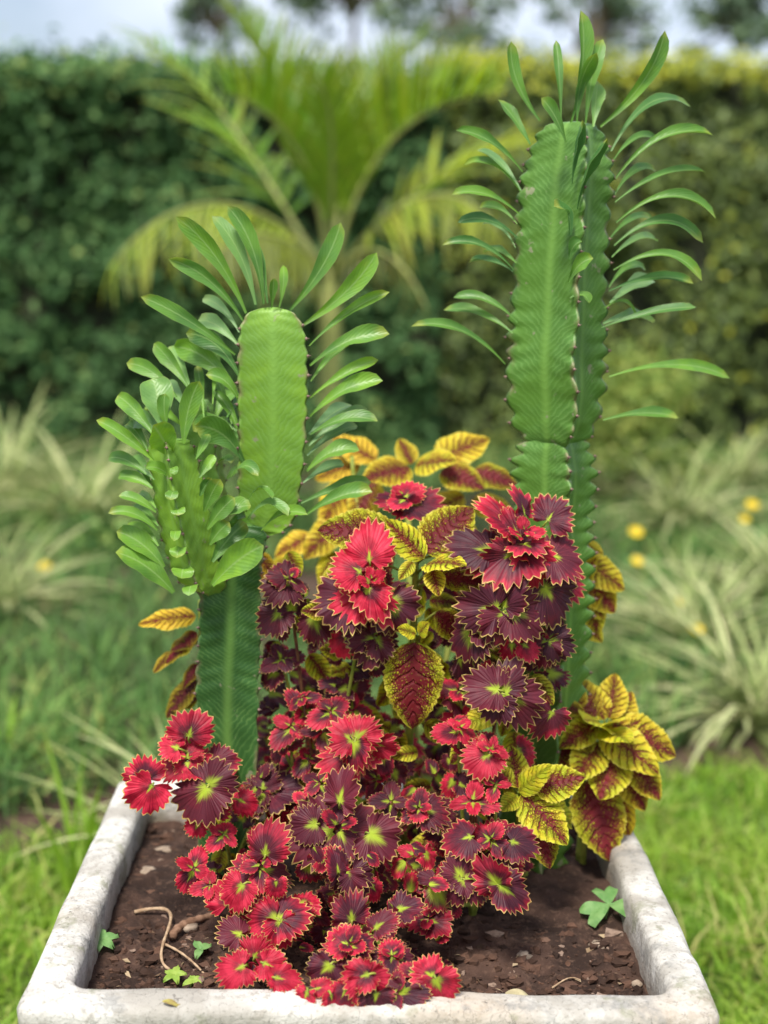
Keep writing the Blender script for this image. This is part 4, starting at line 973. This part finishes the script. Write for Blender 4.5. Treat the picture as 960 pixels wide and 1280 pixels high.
def rosette(parent, px, py, Y, r, red, lime=.6, face=.62, roll=None, pairs=3, tilt=(0, 0), origin=None, br=1.0):
    """a shoot tip: crossed pairs of fringed leaves, oldest outside. r in photo pixels"""
    P = at(px, py, Y); size = r/900.0*(Y/2.0)
    face *= .82
    ax = (cam_dir(P)*face+Vector((0, 0, 1))*(1-face)*1.1+Vector((tilt[0], 0, tilt[1]))+Vector((rc.gauss(0, .30), rc.gauss(0, .08), rc.gauss(0, .18)))).normalized()
    u = ax.cross(Vector((.2, .1, 1))).normalized(); w = ax.cross(u); ro = rc.uniform(0, 3.14) if roll is None else R(roll)
    for i in range(pairs):
        sc = (1.0, .70, .42, .26)[i]*size; el = (-.12, .22, .62, .95)[i]
        for s in (0, 1):
            a = ro+math.pi*s+math.pi/2*i+rc.gauss(0, .16); rad = u*math.cos(a)+w*math.sin(a); e2 = el+rc.gauss(0, .24)
            tip = rad*math.cos(e2)+ax*math.sin(e2); n = ax*math.cos(e2)-rad*math.sin(e2)
            pos = P-ax*size*(.34-.15*i)+rad*size*(.10-.02*i)
            sz = sc*rc.uniform(.80, 1.18)*(1.22 if (i > 1 or r < 31) else 1.0)
            fan_leaf(parent, pos, tip, n, sz, red+(-.20, .05, .25, .3)[i]+rc.gauss(0, .10), lime*(1.0, .95, .9, .7)[i]*rc.uniform(.7, 1.15), br*rc.uniform(.88, 1.12), i > 1 or (i == 1 and rc.random() < .6) or r < 31)
    if origin is not None:
        O = Vector(origin); e = P-ax*size*.3; mid = (O+e)*.5+Vector((rc.gauss(0, .015), rc.gauss(0, .01)+.01, .0))
        ts = np.linspace(0, 1, 12); v, f = tube(bez([O, O*.6+mid*.4+Vector((0, 0, .03)), mid, e], ts), np.linspace(.0042, .0020, 12), 7)
        link('stem', mesh_from('stem', v, f), M['cstem_d'] if rc.random() < .5 else M['cstem'], parent)
def one_fan(parent, px, py, Y, r, red, lime, ang, face=.8, tiltn=(0, 0, 0), br=1.0):
    """a single leaf whose base shows at (px,py); ang = direction of its tip in the picture plane, degrees, 0 = right, 90 = up"""
    P = at(px, py, Y); c = cam_dir(P); tip = CAM_R*math.cos(R(ang))+CAM_U*math.sin(R(ang))+c*.05
    O = P+Vector((rc.gauss(0, .012), .035, -.035)); v, f = tube(bez([O, O+Vector((0, -.005, .018)), P-tip.normalized()*.012, P], np.linspace(0, 1, 6)), [.0019, .0018, .0016, .0015, .0014, .0013], 6)
    link('petiole', mesh_from('petiole', v, f), M['cstem'], parent)
    fan_leaf(parent, P, tip, c*face+Vector((rc.gauss(0, .34), 0, rc.gauss(.08, .25)))+Vector((0, 0, 1))*(1-face)+Vector(tiltn), r/900.0*(Y/2.0), red, lime, br)
def ovate(parent, b, t, Y, dY, dark, warm=0.0, br=1.0, nrm=(0, -.8, .6), wide=1.0, petiole=None):
    B = at(b[0], b[1], Y); T = at(t[0], t[1], Y+dY); d = T-B
    m = frame(B, d, nrm, d.length*1.06) @ Matrix.Diagonal((wide, 1, 1, 1))
    o = link('leaf', rc.choice(OVA), None, parent, m); o.color = (min(.95, dark+.10+.12*warm), warm*.8, br*rc.uniform(.85, 1.1), 1)
    if petiole is not None:
        O = at(*petiole); v, f = tube(bez([O, O*.6+B*.4, O*.3+B*.7, B], np.linspace(0, 1, 7)), np.linspace(.0022, .0014, 7), 6); link('petiole', mesh_from('petiole', v, f), M['cstem'], o.parent)
    return o
def filler(parent, boxes, n, Y0, Y1, size, red=(.1, .8), lime=.6):
    for k in range(n):
        x0, y0, x1, y1 = rc.choice(boxes); px, py = rc.uniform(x0, x1), rc.uniform(y0, y1); Y = rc.uniform(Y0, Y1)
        P = at(px, py, Y); c = cam_dir(P); a = rc.uniform(0, 6.28)
        tip = CAM_R*math.cos(a)+CAM_U*math.sin(a)-Vector((0, 0, .3)); n_ = c*.5+Vector((rc.gauss(0, .3), 0, .7))
        fan_leaf(parent, P, tip, n_, rc.uniform(*size)/900*(Y/2), rc.uniform(*red), lime*rc.uniform(.7, 1.5), 1.0, rc.random() < .6)
def plant(name, px, py, lab, group, cat='coleus'):
    q = on_soil(px, py, SOIL_Z); return empty(name, q, lab, cat, group), q
GR, GY = 'red fringed coleus in the planter', 'yellow coleus with burgundy veins in the planter'
def soil_at(px, py): return on_soil(px, py, SOIL_Z-.004)

# --- A: hangs out over the planter wall beside the fat stem
pA, _ = plant('red_coleus', 262, 1120, 'red fringed coleus leaning out over the rim beside the fat cactus stem', GR); oA = soil_at(285, 1115)
rosette(pA, 234, 946, 1.80, 40, .80, .45, .6, 20, 3, (-.1, .1), oA)
one_fan(pA, 183, 974, 1.77, 36, .62, .40, 120, .8); one_fan(pA, 190, 982, 1.76, 42, .92, .40, 235, .8)
one_fan(pA, 258, 985, 1.78, 50, .10, .75, 235, .8); one_fan(pA, 262, 980, 1.785, 42, .08, .75, 30, .7); one_fan(pA, 236, 920, 1.81, 40, .70, .40, 75, .6)
one_fan(pA, 268, 952, 1.82, 30, .35, .5, 10, .7); one_fan(pA, 222, 935, 1.80, 28, .9, .4, 160, .7)
rosette(pA, 326, 985, 1.86, 42, .02, .8, .75, 35, 2, (0, 0), oA)
rosette(pA, 281, 1040, 1.78, 24, .95, .75, .75, 60, 2, (0, 0), oA)
rosette(pA, 243, 1085, 1.74, 28, .95, .5, .7, 70, 2, (-.1, 0), oA); rosette(pA, 262, 1105, 1.73, 22, .9, .5, .7, 20, 2, (0, 0), oA)
one_fan(pA, 300, 1000, 1.84, 26, .75, .4, -30); one_fan(pA, 247, 1030, 1.79, 24, .85, .4, 250, br=.9)
filler(pA, [(250, 960, 330, 1090)], 22, 1.83, 1.92, (18, 34), (.1, .9), .7)
# --- B: low front shoots by the front rim
pB, _ = plant('red_coleus', 325, 1205, 'low red fringed coleus with big scalloped leaves beside the looped root', GR); oB = soil_at(350, 1200)
rosette(pB, 325, 1080, 1.70, 50, .50, .45, .6, 40, 3, (0, .1), oB); one_fan(pB, 303, 1106, 1.68, 36, .92, .45, 235); one_fan(pB, 332, 1068, 1.70, 46, .45, .4, 95, .6)
one_fan(pB, 345, 1148, 1.66, 44, .55, .7, 210, .75); one_fan(pB, 348, 1148, 1.66, 44, .35, .7, 30, .75); one_fan(pB, 350, 1152, 1.655, 40, .65, .6, 290, .75)
one_fan(pB, 304, 1208, 1.56, 40, .95, .7, 200, .8); one_fan(pB, 318, 1196, 1.625, 34, .85, .5, 60, .7); one_fan(pB, 330, 1204, 1.56, 30, .95, .5, -20); one_fan(pB, 345, 1222, 1.55, 34, .95, .3, 350, .6)
one_fan(pB, 300, 1168, 1.66, 36, .05, .4, 160, .8)
rosette(pB, 300, 1140, 1.70, 26, .75, .4, .7, None, 2, (0, 0), oB)
filler(pB, [(280, 1090, 390, 1240)], 26, 1.66, 1.76, (18, 36), (.2, 1.0), .6)
# --- C: centre front
pC, _ = plant('red_coleus', 440, 1190, 'red fringed coleus in the middle with crisp maroon rosettes and lime hearts', GR); oC = soil_at(440, 1170)
rosette(pC, 424, 1030, 1.74, 62, .16, .75, .75, 15, 3, (0, 0), oC); one_fan(pC, 462, 1042, 1.735, 46, .05, .85, 330, .8); one_fan(pC, 395, 1030, 1.745, 38, .1, .6, 190, .7); one_fan(pC, 425, 1002, 1.75, 44, .12, .5, 80, .6)
one_fan(pC, 432, 1090, 1.70, 38, -.05, .95, 255, .85); one_fan(pC, 440, 1092, 1.70, 38, -.05, .95, 310, .85); one_fan(pC, 430, 1088, 1.702, 36, -.05, .9, 190, .85)
rosette(pC, 436, 1178, 1.57, 46, .55, .5, .65, 80, 3, (0, .05), oC); one_fan(pC, 455, 1222, 1.525, 42, .78, .6, 300, .8); one_fan(pC, 460, 1218, 1.525, 40, .72, .6, 200, .8); one_fan(pC, 412, 1206, 1.55, 36, .08, .8, 230, .85)
one_fan(pC, 470, 1160, 1.61, 34, .3, .5, 40, .6); one_fan(pC, 440, 1150, 1.62, 36, .35, .5, 95, .6)
one_fan(pC, 384, 1240, 1.52, 26, .95, .5, 250, .8); one_fan(pC, 414, 1244, 1.515, 24, .92, .4, 280, .8); one_fan(pC, 396, 1236, 1.525, 22, .9, .4, 20)
rosette(pC, 490, 1192, 1.57, 36, .40, .6, .7, None, 3, (0, 0), oC)
one_fan(pC, 545, 1224, 1.53, 38, .85, .7, 290, .85); one_fan(pC, 540, 1220, 1.535, 34, .7, .7, 150, .85); rosette(pC, 520, 1216, 1.545, 28, .6, .5, .7, None, 2, (0, 0), oC)
one_fan(pC, 470, 1242, 1.515, 34, .35, .5, 265, .8); one_fan(pC, 432, 1238, 1.515, 32, .5, .5, 240, .8); rosette(pC, 492, 1240, 1.52, 30, .4, .5, .7, None, 2, (0, 0), oC)
one_fan(pC, 506, 1236, 1.525, 36, -.05, .7, 250, .8)
rosette(pC, 534, 1145, 1.70, 32, .75, .5, .7, None, 2, (0, 0), oC, .75); rosette(pC, 497, 1140, 1.72, 28, .7, .5, .7, None, 2, (0, 0), oC, .75)
filler(pC, [(370, 1050, 480, 1240), (440, 1100, 560, 1240)], 50, 1.66, 1.78, (18, 36), (.1, .9), .6)
# --- D: bright red four-leaf shoots further back
pD, _ = plant('red_coleus', 430, 1130, 'bright red coleus with small four leaved shoots between the two cacti', GR); oD = soil_at(420, 1120)
one_fan(pD, 440, 925, 1.80, 36, .95, .75, 140, .75); one_fan(pD, 446, 922, 1.80, 36, .98, .75, 40, .75); one_fan(pD, 443, 928, 1.795, 44, .55, .75, 262, .75); one_fan(pD, 470, 930, 1.81, 32, .85, .4, -20)
rosette(pD, 443, 930, 1.815, 46, .80, .6, .7, 45, 2, (0, 0), oD)
for (x, y, r) in [(385, 890, 28), (415, 885, 26), (400, 910, 26), (365, 952, 28), (362, 905, 24), (440, 885, 26), (388, 945, 22), (470, 970, 26), (480, 935, 24), (375, 870, 20), (350, 930, 20), (345, 955, 20)]:
    rosette(pD, x, y, rc.uniform(1.84, 1.96), r*1.1, rc.uniform(.45, .9), .7, .7, None, 2, (0, 0), oD, .95)
rosette(pD, 523, 1008, 1.78, 34, .45, .6, .75, 10, 3, (0, 0), oD); one_fan(pD, 545, 1015, 1.79, 34, .0, .7, -20); rosette(pD, 489, 1000, 1.80, 30, .05, .6, .7, None, 2, (0, 0), oD)
rosette(pD, 380, 1000, 1.83, 30, .7, .5, .7, None, 2, (0, 0), oD); rosette(pD, 400, 975, 1.80, 30, .35, .5, .7, None, 2, (0, 0), oD)
filler(pD, [(340, 860, 520, 1060), (470, 950, 560, 1120)], 50, 1.88, 2.0, (18, 36), (.0, .8), 1.0)
# --- E: dark maroon heads by the branching cactus
pE, _ = plant('maroon_coleus', 400, 1110, 'dark maroon coleus with red crests, its heads beside the branching cactus', GR); oE = soil_at(395, 1100)
rosette(pE, 464, 728, 1.84, 56, .75, .6, .55, 25, 4, (0, .1), oE); one_fan(pE, 460, 735, 1.835, 50, .62, .7, 250, .8); one_fan(pE, 440, 745, 1.85, 52, -.1, .3, 195, .7); one_fan(pE, 488, 752, 1.845, 46, -.08, .75, 300, .75)
one_fan(pE, 462, 700, 1.85, 46, .95, .3, 95, .45); one_fan(pE, 450, 715, 1.845, 44, .9, .3, 140, .5)
rosette(pE, 362, 720, 1.88, 38, .35, .5, .65, 50, 3, (-.1, 0), oE); one_fan(pE, 350, 765, 1.88, 34, -.1, .8, 230); one_fan(pE, 392, 772, 1.87, 36, -.1, .85, 290); one_fan(pE, 365, 762, 1.88, 32, -.1, .8, 90, .6)
rosette(pE, 352, 820, 1.90, 30, -.1, .6, .7, None, 2, (0, 0), oE)
one_fan(pE, 432, 795, 1.88, 34, .62, .2, 265, .9, br=1.15); one_fan(pE, 468, 800, 1.86, 38, -.1, .9, 250); one_fan(pE, 472, 798, 1.86, 36, -.1, .9, 320); one_fan(pE, 462, 796, 1.862, 34, -.1, .8, 170)
rosette(pE, 506, 616, 1.96, 44, .72, .55, .5, 0, 3, (0, .1), oE)
filler(pE, [(335, 740, 480, 880), (420, 700, 520, 830)], 46, 1.90, 2.0, (20, 36), (-.1, .55), .8)
# --- F: dark maroon heads by the tall cactus
pF, _ = plant('maroon_coleus', 610, 1120, 'dark maroon coleus with red crests, its heads beside the tall cactus', GR); oF = soil_at(600, 1110)
rosette(pF, 655, 668, 1.85, 62, .60, .5, .55, 30, 4, (.05, .1), oF); one_fan(pF, 612, 688, 1.86, 52, .2, .8, 170, .7); one_fan(pF, 640, 660, 1.87, 50, .5, .5, 130, .5); one_fan(pF, 655, 640, 1.88, 36, .3, .2, 100, .4)
one_fan(pF, 685, 650, 1.88, 40, .3, .3, 55, .5); one_fan(pF, 690, 695, 1.86, 48, .2, .4, -10, .6); one_fan(pF, 662, 690, 1.845, 42, .8, .4, 300, .6); one_fan(pF, 640, 692, 1.845, 40, .35, .6, 220, .7)
one_fan(pF, 622, 760, 1.82, 52, -.15, .75, 185, .85); one_fan(pF, 638, 764, 1.82, 54, -.12, .75, 345, .85); one_fan(pF, 630, 758, 1.825, 48, -.15, .7, 90, .7); one_fan(pF, 630, 768, 1.818, 46, -.15, .6, 265, .8)
one_fan(pF, 680, 735, 1.85, 52, -.15, .8, 315, .8); one_fan(pF, 592, 785, 1.84, 44, -.15, .95, 250, .8); one_fan(pF, 596, 782, 1.843, 38, -.15, .8, 330, .8)
one_fan(pF, 640, 805, 1.85, 26, .85, .5, 270); one_fan(pF, 655, 806, 1.85, 26, .85, .5, 330); one_fan(pF, 682, 802, 1.86, 36, -.15, .8, 265, .8); one_fan(pF, 688, 800, 1.86, 36, -.15, .7, 340, .8)
one_fan(pF, 622, 862, 1.80, 44, -.15, .7, 170, .85); one_fan(pF, 632, 868, 1.80, 50, -.15, .75, 330, .85); one_fan(pF, 628, 862, 1.805, 44, -.12, .7, 80, .7); one_fan(pF, 622, 875, 1.798, 36, -.1, .5, 255, .8)
one_fan(pF, 690, 890, 1.83, 40, .35, .25, 245, .9, br=1.1); one_fan(pF, 612, 850, 1.83, 26, .9, .4, 110)
rosette(pF, 575, 860, 1.88, 30, .7, .4, .7, None, 2, (0, 0), oF)
filler(pF, [(560, 690, 700, 900)], 50, 1.89, 1.97, (22, 40), (-.1, .5), .8)
# --- G: red shoots low beside the yellow coleus
pG, _ = plant('red_coleus', 600, 1160, 'scarlet fringed coleus below the dark heads, next to the small yellow shoot', GR); oG = soil_at(590, 1150)
rosette(pG, 575, 908, 1.80, 30, .95, .5, .7, 30, 3, (0, 0), oG); rosette(pG, 616, 935, 1.78, 34, .95, .65, .7, 70, 3, (0, 0), oG); rosette(pG, 592, 940, 1.80, 28, .8, .6, .7, None, 2, (0, 0), oG)
rosette(pG, 591, 998, 1.76, 30, .95, .6, .75, 20, 2, (0, 0), oG); rosette(pG, 620, 978, 1.77, 24, .9, .5, .7, None, 2, (0, 0), oG)
rosette(pG, 612, 1048, 1.73, 50, .35, .45, .7, 75, 3, (0, .05), oG); one_fan(pG, 588, 1046, 1.73, 36, .35, .5, 190, .7); one_fan(pG, 640, 1052, 1.73, 40, .3, .4, -15, .7)
one_fan(pG, 622, 1105, 1.69, 40, .55, .75, 130, .85); one_fan(pG, 626, 1106, 1.69, 44, .30, .75, 320, .85); one_fan(pG, 576, 1100, 1.71, 38, -.12, .85, 230, .85); one_fan(pG, 582, 1100, 1.71, 36, -.12, .85, 330, .85); one_fan(pG, 576, 1096, 1.712, 32, -.1, .7, 120, .8)
rosette(pG, 560, 1130, 1.74, 24, .6, .4, .7, None, 2, (0, 0), oG, .8)
filler(pG, [(550, 890, 650, 1120)], 40, 1.80, 1.92, (16, 34), (.2, .95), .7)

# --- yellow kinds
def ystem(p, O, px, py, Y, r=.0045):
    e = at(px, py, Y); v, f = tube(bez([O, O+Vector((0, 0, .1)), e-Vector((0, 0, .08)), e], np.linspace(0, 1, 14)), np.linspace(r*1.3, r*.7, 14), 8); link('stem', mesh_from('stem', v, f), M['cstem'], p)
yC, _ = plant('yellow_coleus', 500, 1120, 'lime yellow coleus with maroon netted leaves standing between the dark coleus heads', GY); o = soil_at(505, 1100); ystem(yC, o, 520, 700, 1.92, .006)
for (b, t, Y, dY, dk, k) in [((492, 668), (404, 660), 1.90, -.02, .72, dict(nrm=(0, -.9, .55), wide=1.0)), ((530, 690), (588, 634), 1.90, .02, .72, dict(nrm=(-.1, -.95, .4), wide=1.05)), ((530, 698), (488, 652), 1.885, -.01, .34, dict(wide=.9)),
        ((532, 706), (572, 694), 1.88, -.05, .25, dict(nrm=(0, -.5, .9))), ((548, 722), (612, 726), 1.89, -.01, .85, dict(nrm=(0, -.8, .6), wide=.75)), ((516, 702), (500, 722), 1.87, -.02, .2, dict(wide=.9)), ((540, 712), (548, 740), 1.87, -.03, .4, dict(warm=.4)),
        ((470, 700), (400, 770), 1.91, -.04, .85, dict(nrm=(-.2, -.95, .3), wide=1.0)), ((518, 802), (516, 908), 1.86, -.02, .92, dict(nrm=(0, -1, .1), wide=1.05)), ((520, 792), (500, 785), 1.85, -.02, .15, dict(wide=1.)), ((524, 793), (532, 780), 1.85, -.02, .15, dict(wide=1.)),
        ((545, 765), (588, 800), 1.92, -.01, .8, {}), ((528, 735), (498, 770), 1.93, 0, .35, {}), ((560, 690), (612, 672), 1.94, .02, .9, dict(br=.8)), ((540, 830), (556, 880), 1.93, 0, .6, {}), ((500, 850), (470, 880), 1.94, 0, .45, {})]:
    ovate(yC, b, t, Y, dY, dk, petiole=(522, (b[1]+t[1])/2*.3+b[1]*.7+12, 1.92), **k)
for (x, y, s) in [(515, 740, .03), (535, 760, .03), (505, 770, .03), (540, 790, .035), (500, 810, .03), (480, 850, .035), (535, 820, .03), (360, 690, .03)]:
    ovate(yC, (x, y), (x+rc.uniform(-22, 22), y+rc.uniform(5, 30)), 1.95, -.01, rc.uniform(.1, .4))
filler(pD, [(330, 880, 560, 1000)], 46, 2.0, 2.1, (22, 40), (.0, .7), 1.3)
filler(pC, [(470, 1030, 570, 1150), (380, 1060, 470, 1160)], 34, 1.76, 1.88, (20, 36), (.1, .7), .7)
filler(pC, [(480, 1060, 575, 1160)], 18, 1.70, 1.80, (22, 34), (.2, .9), 1.0)
filler(pE, [(335, 770, 450, 900), (520, 700, 600, 860)], 40, 1.96, 2.06, (24, 42), (-.1, .4), 1.0)
filler(pG, [(560, 1000, 640, 1130)], 16, 1.80, 1.9, (22, 36), (.0, .6), .7)
for k in range(46):
    x, y = rc.choice([(rc.uniform(340, 560), rc.uniform(860, 1010)), (rc.uniform(400, 700), rc.uniform(740, 900)), (rc.uniform(450, 600), rc.uniform(1000, 1120)), (rc.uniform(270, 340), rc.uniform(1010, 1080))])
    a = rc.uniform(0, 6.28); ovate(yC, (x, y), (x+30*math.cos(a), y+20*math.sin(a)+10), rc.uniform(1.89, 1.98), -.015, rc.uniform(-.05, .45), br=1.0)
filler_y = [(x, y) for x in range(380, 700, 40) for y in (760, 830, 900, 970, 1040)]
for (x, y) in filler_y:
    x += rc.uniform(-20, 20); y += rc.uniform(-20, 20); a = rc.uniform(0, 6.28); ovate(yC, (x, y), (x+40*math.cos(a), y+25*math.sin(a)+15), rc.uniform(1.86, 2.03), -.02, rc.uniform(.05, .6), br=.95)
yB, _ = plant('yellow_coleus', 520, 1085, 'tall orange yellow coleus rising behind, its head between the two cacti', GY); o = soil_at(520, 1080); ystem(yB, o, 510, 590, 2.28, .006); ystem(yB, o, 440, 570, 2.30); ystem(yB, o, 585, 640, 2.28)
for (b, t, Y, dY, dk, wm) in [((512, 585), (460, 592), 2.27, -.05, .5, .5), ((515, 580), (500, 548), 2.28, .03, .35, .5), ((520, 582), (562, 570), 2.27, -.05, .25, .3), ((545, 575), (608, 545), 2.29, .03, .25, .6), ((552, 588), (600, 602), 2.26, -.04, .75, .2),
        ((590, 590), (642, 598), 2.26, -.03, .85, .1), ((470, 575), (420, 545), 2.31, .02, .15, .9), ((450, 580), (395, 590), 2.32, 0, .2, .9), ((440, 600), (400, 650), 2.30, -.03, .2, .7), ((580, 620), (530, 640), 2.28, -.03, .2, .5), ((590, 625), (640, 640), 2.28, -.03, .2, .5),
        ((470, 600), (440, 650), 2.29, -.04, .45, .5), ((430, 650), (380, 690), 2.28, -.03, .3, .6), ((390, 670), (345, 690), 2.29, -.02, .2, .8), ((420, 690), (400, 730), 2.26, -.02, .3, .3), ((470, 640), (430, 690), 2.26, -.02, .6, .4), ((560, 650), (600, 670), 2.24, 0, .3, .3), ((360, 700), (330, 740), 2.26, 0, .4, .5), ((400, 640), (440, 670), 2.30, 0, .8, .2)]:
    ovate(yB, b, t, Y, dY, dk, wm, nrm=(0, -.7, .75), wide=1.05)
yR, _ = plant('yellow_coleus', 745, 1070, 'bushy golden yellow coleus leaning over the rim beside the tall cactus', GY); o = soil_at(725, 1080); ystem(yR, o, 758, 912, 2.04, .006); ystem(yR, o, 725, 870, 2.08)
for (b, t, dY, dk, wm, k) in [((752, 912), (820, 958), -.05, .32, .25, dict(wide=.95)), ((765, 905), (844, 939), -.02, .42, .45, dict(wide=1.05)), ((745, 905), (706, 928), -.04, .55, .1, dict(wide=1.)), ((742, 918), (693, 947), -.02, .78, .1, {}),
        ((768, 942), (752, 993), -.06, .55, .15, dict(wide=1.3)), ((735, 975), (766, 1069), -.05, .80, .15, dict(wide=1.05, nrm=(.2, -.95, .25))), ((790, 950), (824, 996), -.03, .6, .3, dict(wide=1.1)), ((755, 900), (733, 852), .03, .30, .35, {}), ((762, 898), (770, 841), .04, .30, .55, {}),
        ((745, 896), (706, 839), .04, .55, .6, {}), ((772, 905), (790, 862), .04, .4, .6, {}), ((752, 908), (770, 894), -.05, .05, 0, dict(nrm=(0, -.5, .9), wide=1.2)), ((754, 908), (738, 891), -.05, .05, 0, dict(nrm=(0, -.5, .9), wide=1.2)), ((757, 912), (784, 921), -.07, .1, 0, dict(nrm=(0, -.6, .8))), ((775, 980), (790, 1050), .0, .25, .8, dict(wide=.6)), ((715, 900), (710, 839), .03, .7, .6, {}), ((715, 935), (690, 965), -.04, .45, .2, dict(wide=1.1)), ((748, 930), (722, 968), -.06, .35, .1, dict(wide=1.1)), ((770, 915), (800, 900), .0, .3, .4, {}), ((728, 890), (700, 880), .0, .5, .4, {}), ((725, 940), (693, 902), .01, .6, .3, {}), ((775, 955), (809, 1010), -.02, .5, .6, {})]:
    ovate(yR, b, t, 2.0, dY, dk, wm, petiole=(758, 925, 2.02), **k)
yS, _ = plant('yellow_coleus', 660, 1110, 'small lime yellow coleus shoot below the scarlet leaves and the golden bush', GY); o = soil_at(655, 1110); ystem(yS, o, 648, 998, 1.86)
for (b, t, dY, dk, wm, k) in [((648, 985), (640, 934), .02, .35, 0, dict(wide=1.)), ((668, 985), (727, 971), -.01, .62, 0, dict(wide=1.15)), ((652, 992), (708, 1048), -.04, .42, 0, dict(wide=1.0, nrm=(.1, -.8, .6))), ((670, 1020), (689, 1081), -.03, .82, 0, dict(wide=1.0)),
        ((648, 990), (680, 961), -.03, .05, 0, dict(wide=.8)), ((646, 994), (630, 1010), -.03, .05, 0, {}), ((690, 1000), (722, 1036), .02, .05, 0, dict(wide=.6)), ((640, 980), (611, 954), .01, .3, 0, {})]:
    ovate(yS, b, t, 1.83, dY, dk, wm, petiole=(648, 996, 1.85), **k)
yT, _ = plant('yellow_coleus', 735, 1085, 'golden coleus half hidden behind the tall cactus stem', GY); o = soil_at(728, 1085); ystem(yT, o, 728, 690, 2.16)
for (b, t, dk, wm) in [((725, 680), (752, 690), .15, .4), ((728, 700), (780, 732), .2, .5), ((726, 715), (770, 760), .55, .4), ((724, 735), (755, 770), .3, .4), ((724, 770), (752, 800), .25, .3), ((735, 745), (748, 790), .4, .3), ((726, 720), (742, 700), .3, .5), ((725, 760), (750, 745), .5, .5)]:
    ovate(yT, b, t, 2.14, -.02, dk, wm, wide=1.1)
yL, _ = plant('yellow_coleus', 262, 1085, 'sparse coleus with withered orange leaves behind the fat cactus stem', GY); o = soil_at(265, 1080); ystem(yL, o, 250, 750, 2.05, .004)
for (b, t, dk, wm, br) in [((245, 770), (178, 772), .12, .9, 1.), ((246, 790), (205, 822), .85, .4, .9), ((215, 815), (192, 838), .3, .7, .8), ((248, 800), (215, 810), .9, .2, .8), ((246, 850), (205, 890), .6, .6, .6), ((248, 870), (212, 885), .7, .5, .7), ((248, 900), (205, 920), .6, .6, .6), ((252, 760), (330, 700), .3, .8, 1), ((320, 690), (345, 720), .3, .8, 1), ((248, 830), (228, 855), .75, .5, .7)]:
    ovate(yL, b, t, 2.04, -.02, dk, wm, br, nrm=(-.2, -.6, .8), wide=.8)
# roots of stems: low olive leaves in the gaps
# ================================================================== seedlings, fallen leaves
def simple_leaf(name, parent, P, tip, n, L, W, mat, notch=False):
    V = []; k = 11; cols = (-1, -.75, -.5, -.25, 0, .25, .5, .75, 1)
    for i in range(k):
        t = i/(k-1)
        w = W*.5*math.sin(math.pi*min(1, .06+t*.90))**.8 if not notch else W*.62*math.sin(math.pi*.5*min(1, .06+t*1.15))**1.1
        for s in cols:
            y = L*t
            if notch: y = L*t*(1-t**3*(.24*max(0, 1-abs(s)*2.4)+.34*max(0, abs(s)-.45)**1.3))       # heart: dip at the middle, round lobes
            V.append((s*w, y, abs(s)*w*.45-.35*L*t*t*abs(s)-.12*L*t*t+.03*L*math.sin(6*t+3*s)))
    return link(name, mesh_from(name, np.array(V), grid_faces(k, len(cols))), mat, parent, frame(P, tip, n, 1))
def seedling(px, py, leaves, h, L, W, mat, lab, notch=False, seed=1):
    q = on_soil(px, py); rr = random.Random(seed); e = empty('seedling', q, lab, 'seedling', 'seedlings in the planter soil')
    top = q+Vector((.004, 0, h)); v, f = tube(bez([q, q+Vector((0, 0, h*.4)), top-Vector((0, 0, h*.2)), top], np.linspace(0, 1, 7)), np.full(7, .0012), 6); link('stem', mesh_from('stem', v, f), mat, e)
    for (a, el) in leaves:
        d = Vector((math.cos(R(a))*math.cos(R(el)), math.sin(R(a))*math.cos(R(el)), math.sin(R(el)))); simple_leaf('leaf', e, top, d, (0, -.4, 1), L*rr.uniform(.85, 1.15), W, mat, notch)
seedling(757, 1150, [(100, 30), (210, -5), (330, 10)], .022, .038, .030, M['weed'], 'three leaved grey green seedling on bare soil', True)
seedling(122, 1186, [(20, 20), (100, 30), (200, 15), (270, 0), (320, 10)], .012, .020, .014, M['weed'], 'small leafy seedling against the shaded inner wall', False, 2)
seedling(214, 1226, [(0, 20), (80, 30), (150, 15), (230, 10), (290, 10)], .008, .016, .009, M['weed_y'], 'bright green starry seedling at the end of the looped root', False, 3)
seedling(238, 1234, [(30, 20), (120, 20), (210, 10), (320, 10)], .008, .014, .009, M['weed_y'], 'bright green seedling close to the front rim by the root', False, 4)
seedling(247, 1196, [(40, 20), (130, 30), (260, 10)], .010, .016, .011, M['weed'], 'pale small seedling between the thin root and the red leaves', False, 5)
seedling(795, 1165, [(60, 20), (190, 20), (300, 10)], .006, .010, .007, M['weed'], 'tiny seedling by the sunlit inner wall', False, 6)
seedling(768, 1062, [(60, 20), (190, 20), (300, 10)], .010, .014, .010, M['weed_y'], 'little seedling growing up against the inner wall under golden leaves', False, 7)
tag(simple_leaf('fallen_leaf', None, on_soil(632, 1243, SOIL_Z+.012), (1, .1, .02), (0, -.2, 1), .036, .018, M['dry']), 'pale dry leaf lying on the soil by the front rim', 'leaf')
tag(simple_leaf('fallen_leaf', None, on_soil(203, 1252, RIM_Z+.005), (1, .0, .0), (0, -.1, 1), .020, .010, m_plain('rim_leaf', (.30, .26, .06), (.22, .14, .07), 120, .7)), 'small yellow brown leaf lying on the front rim', 'leaf')
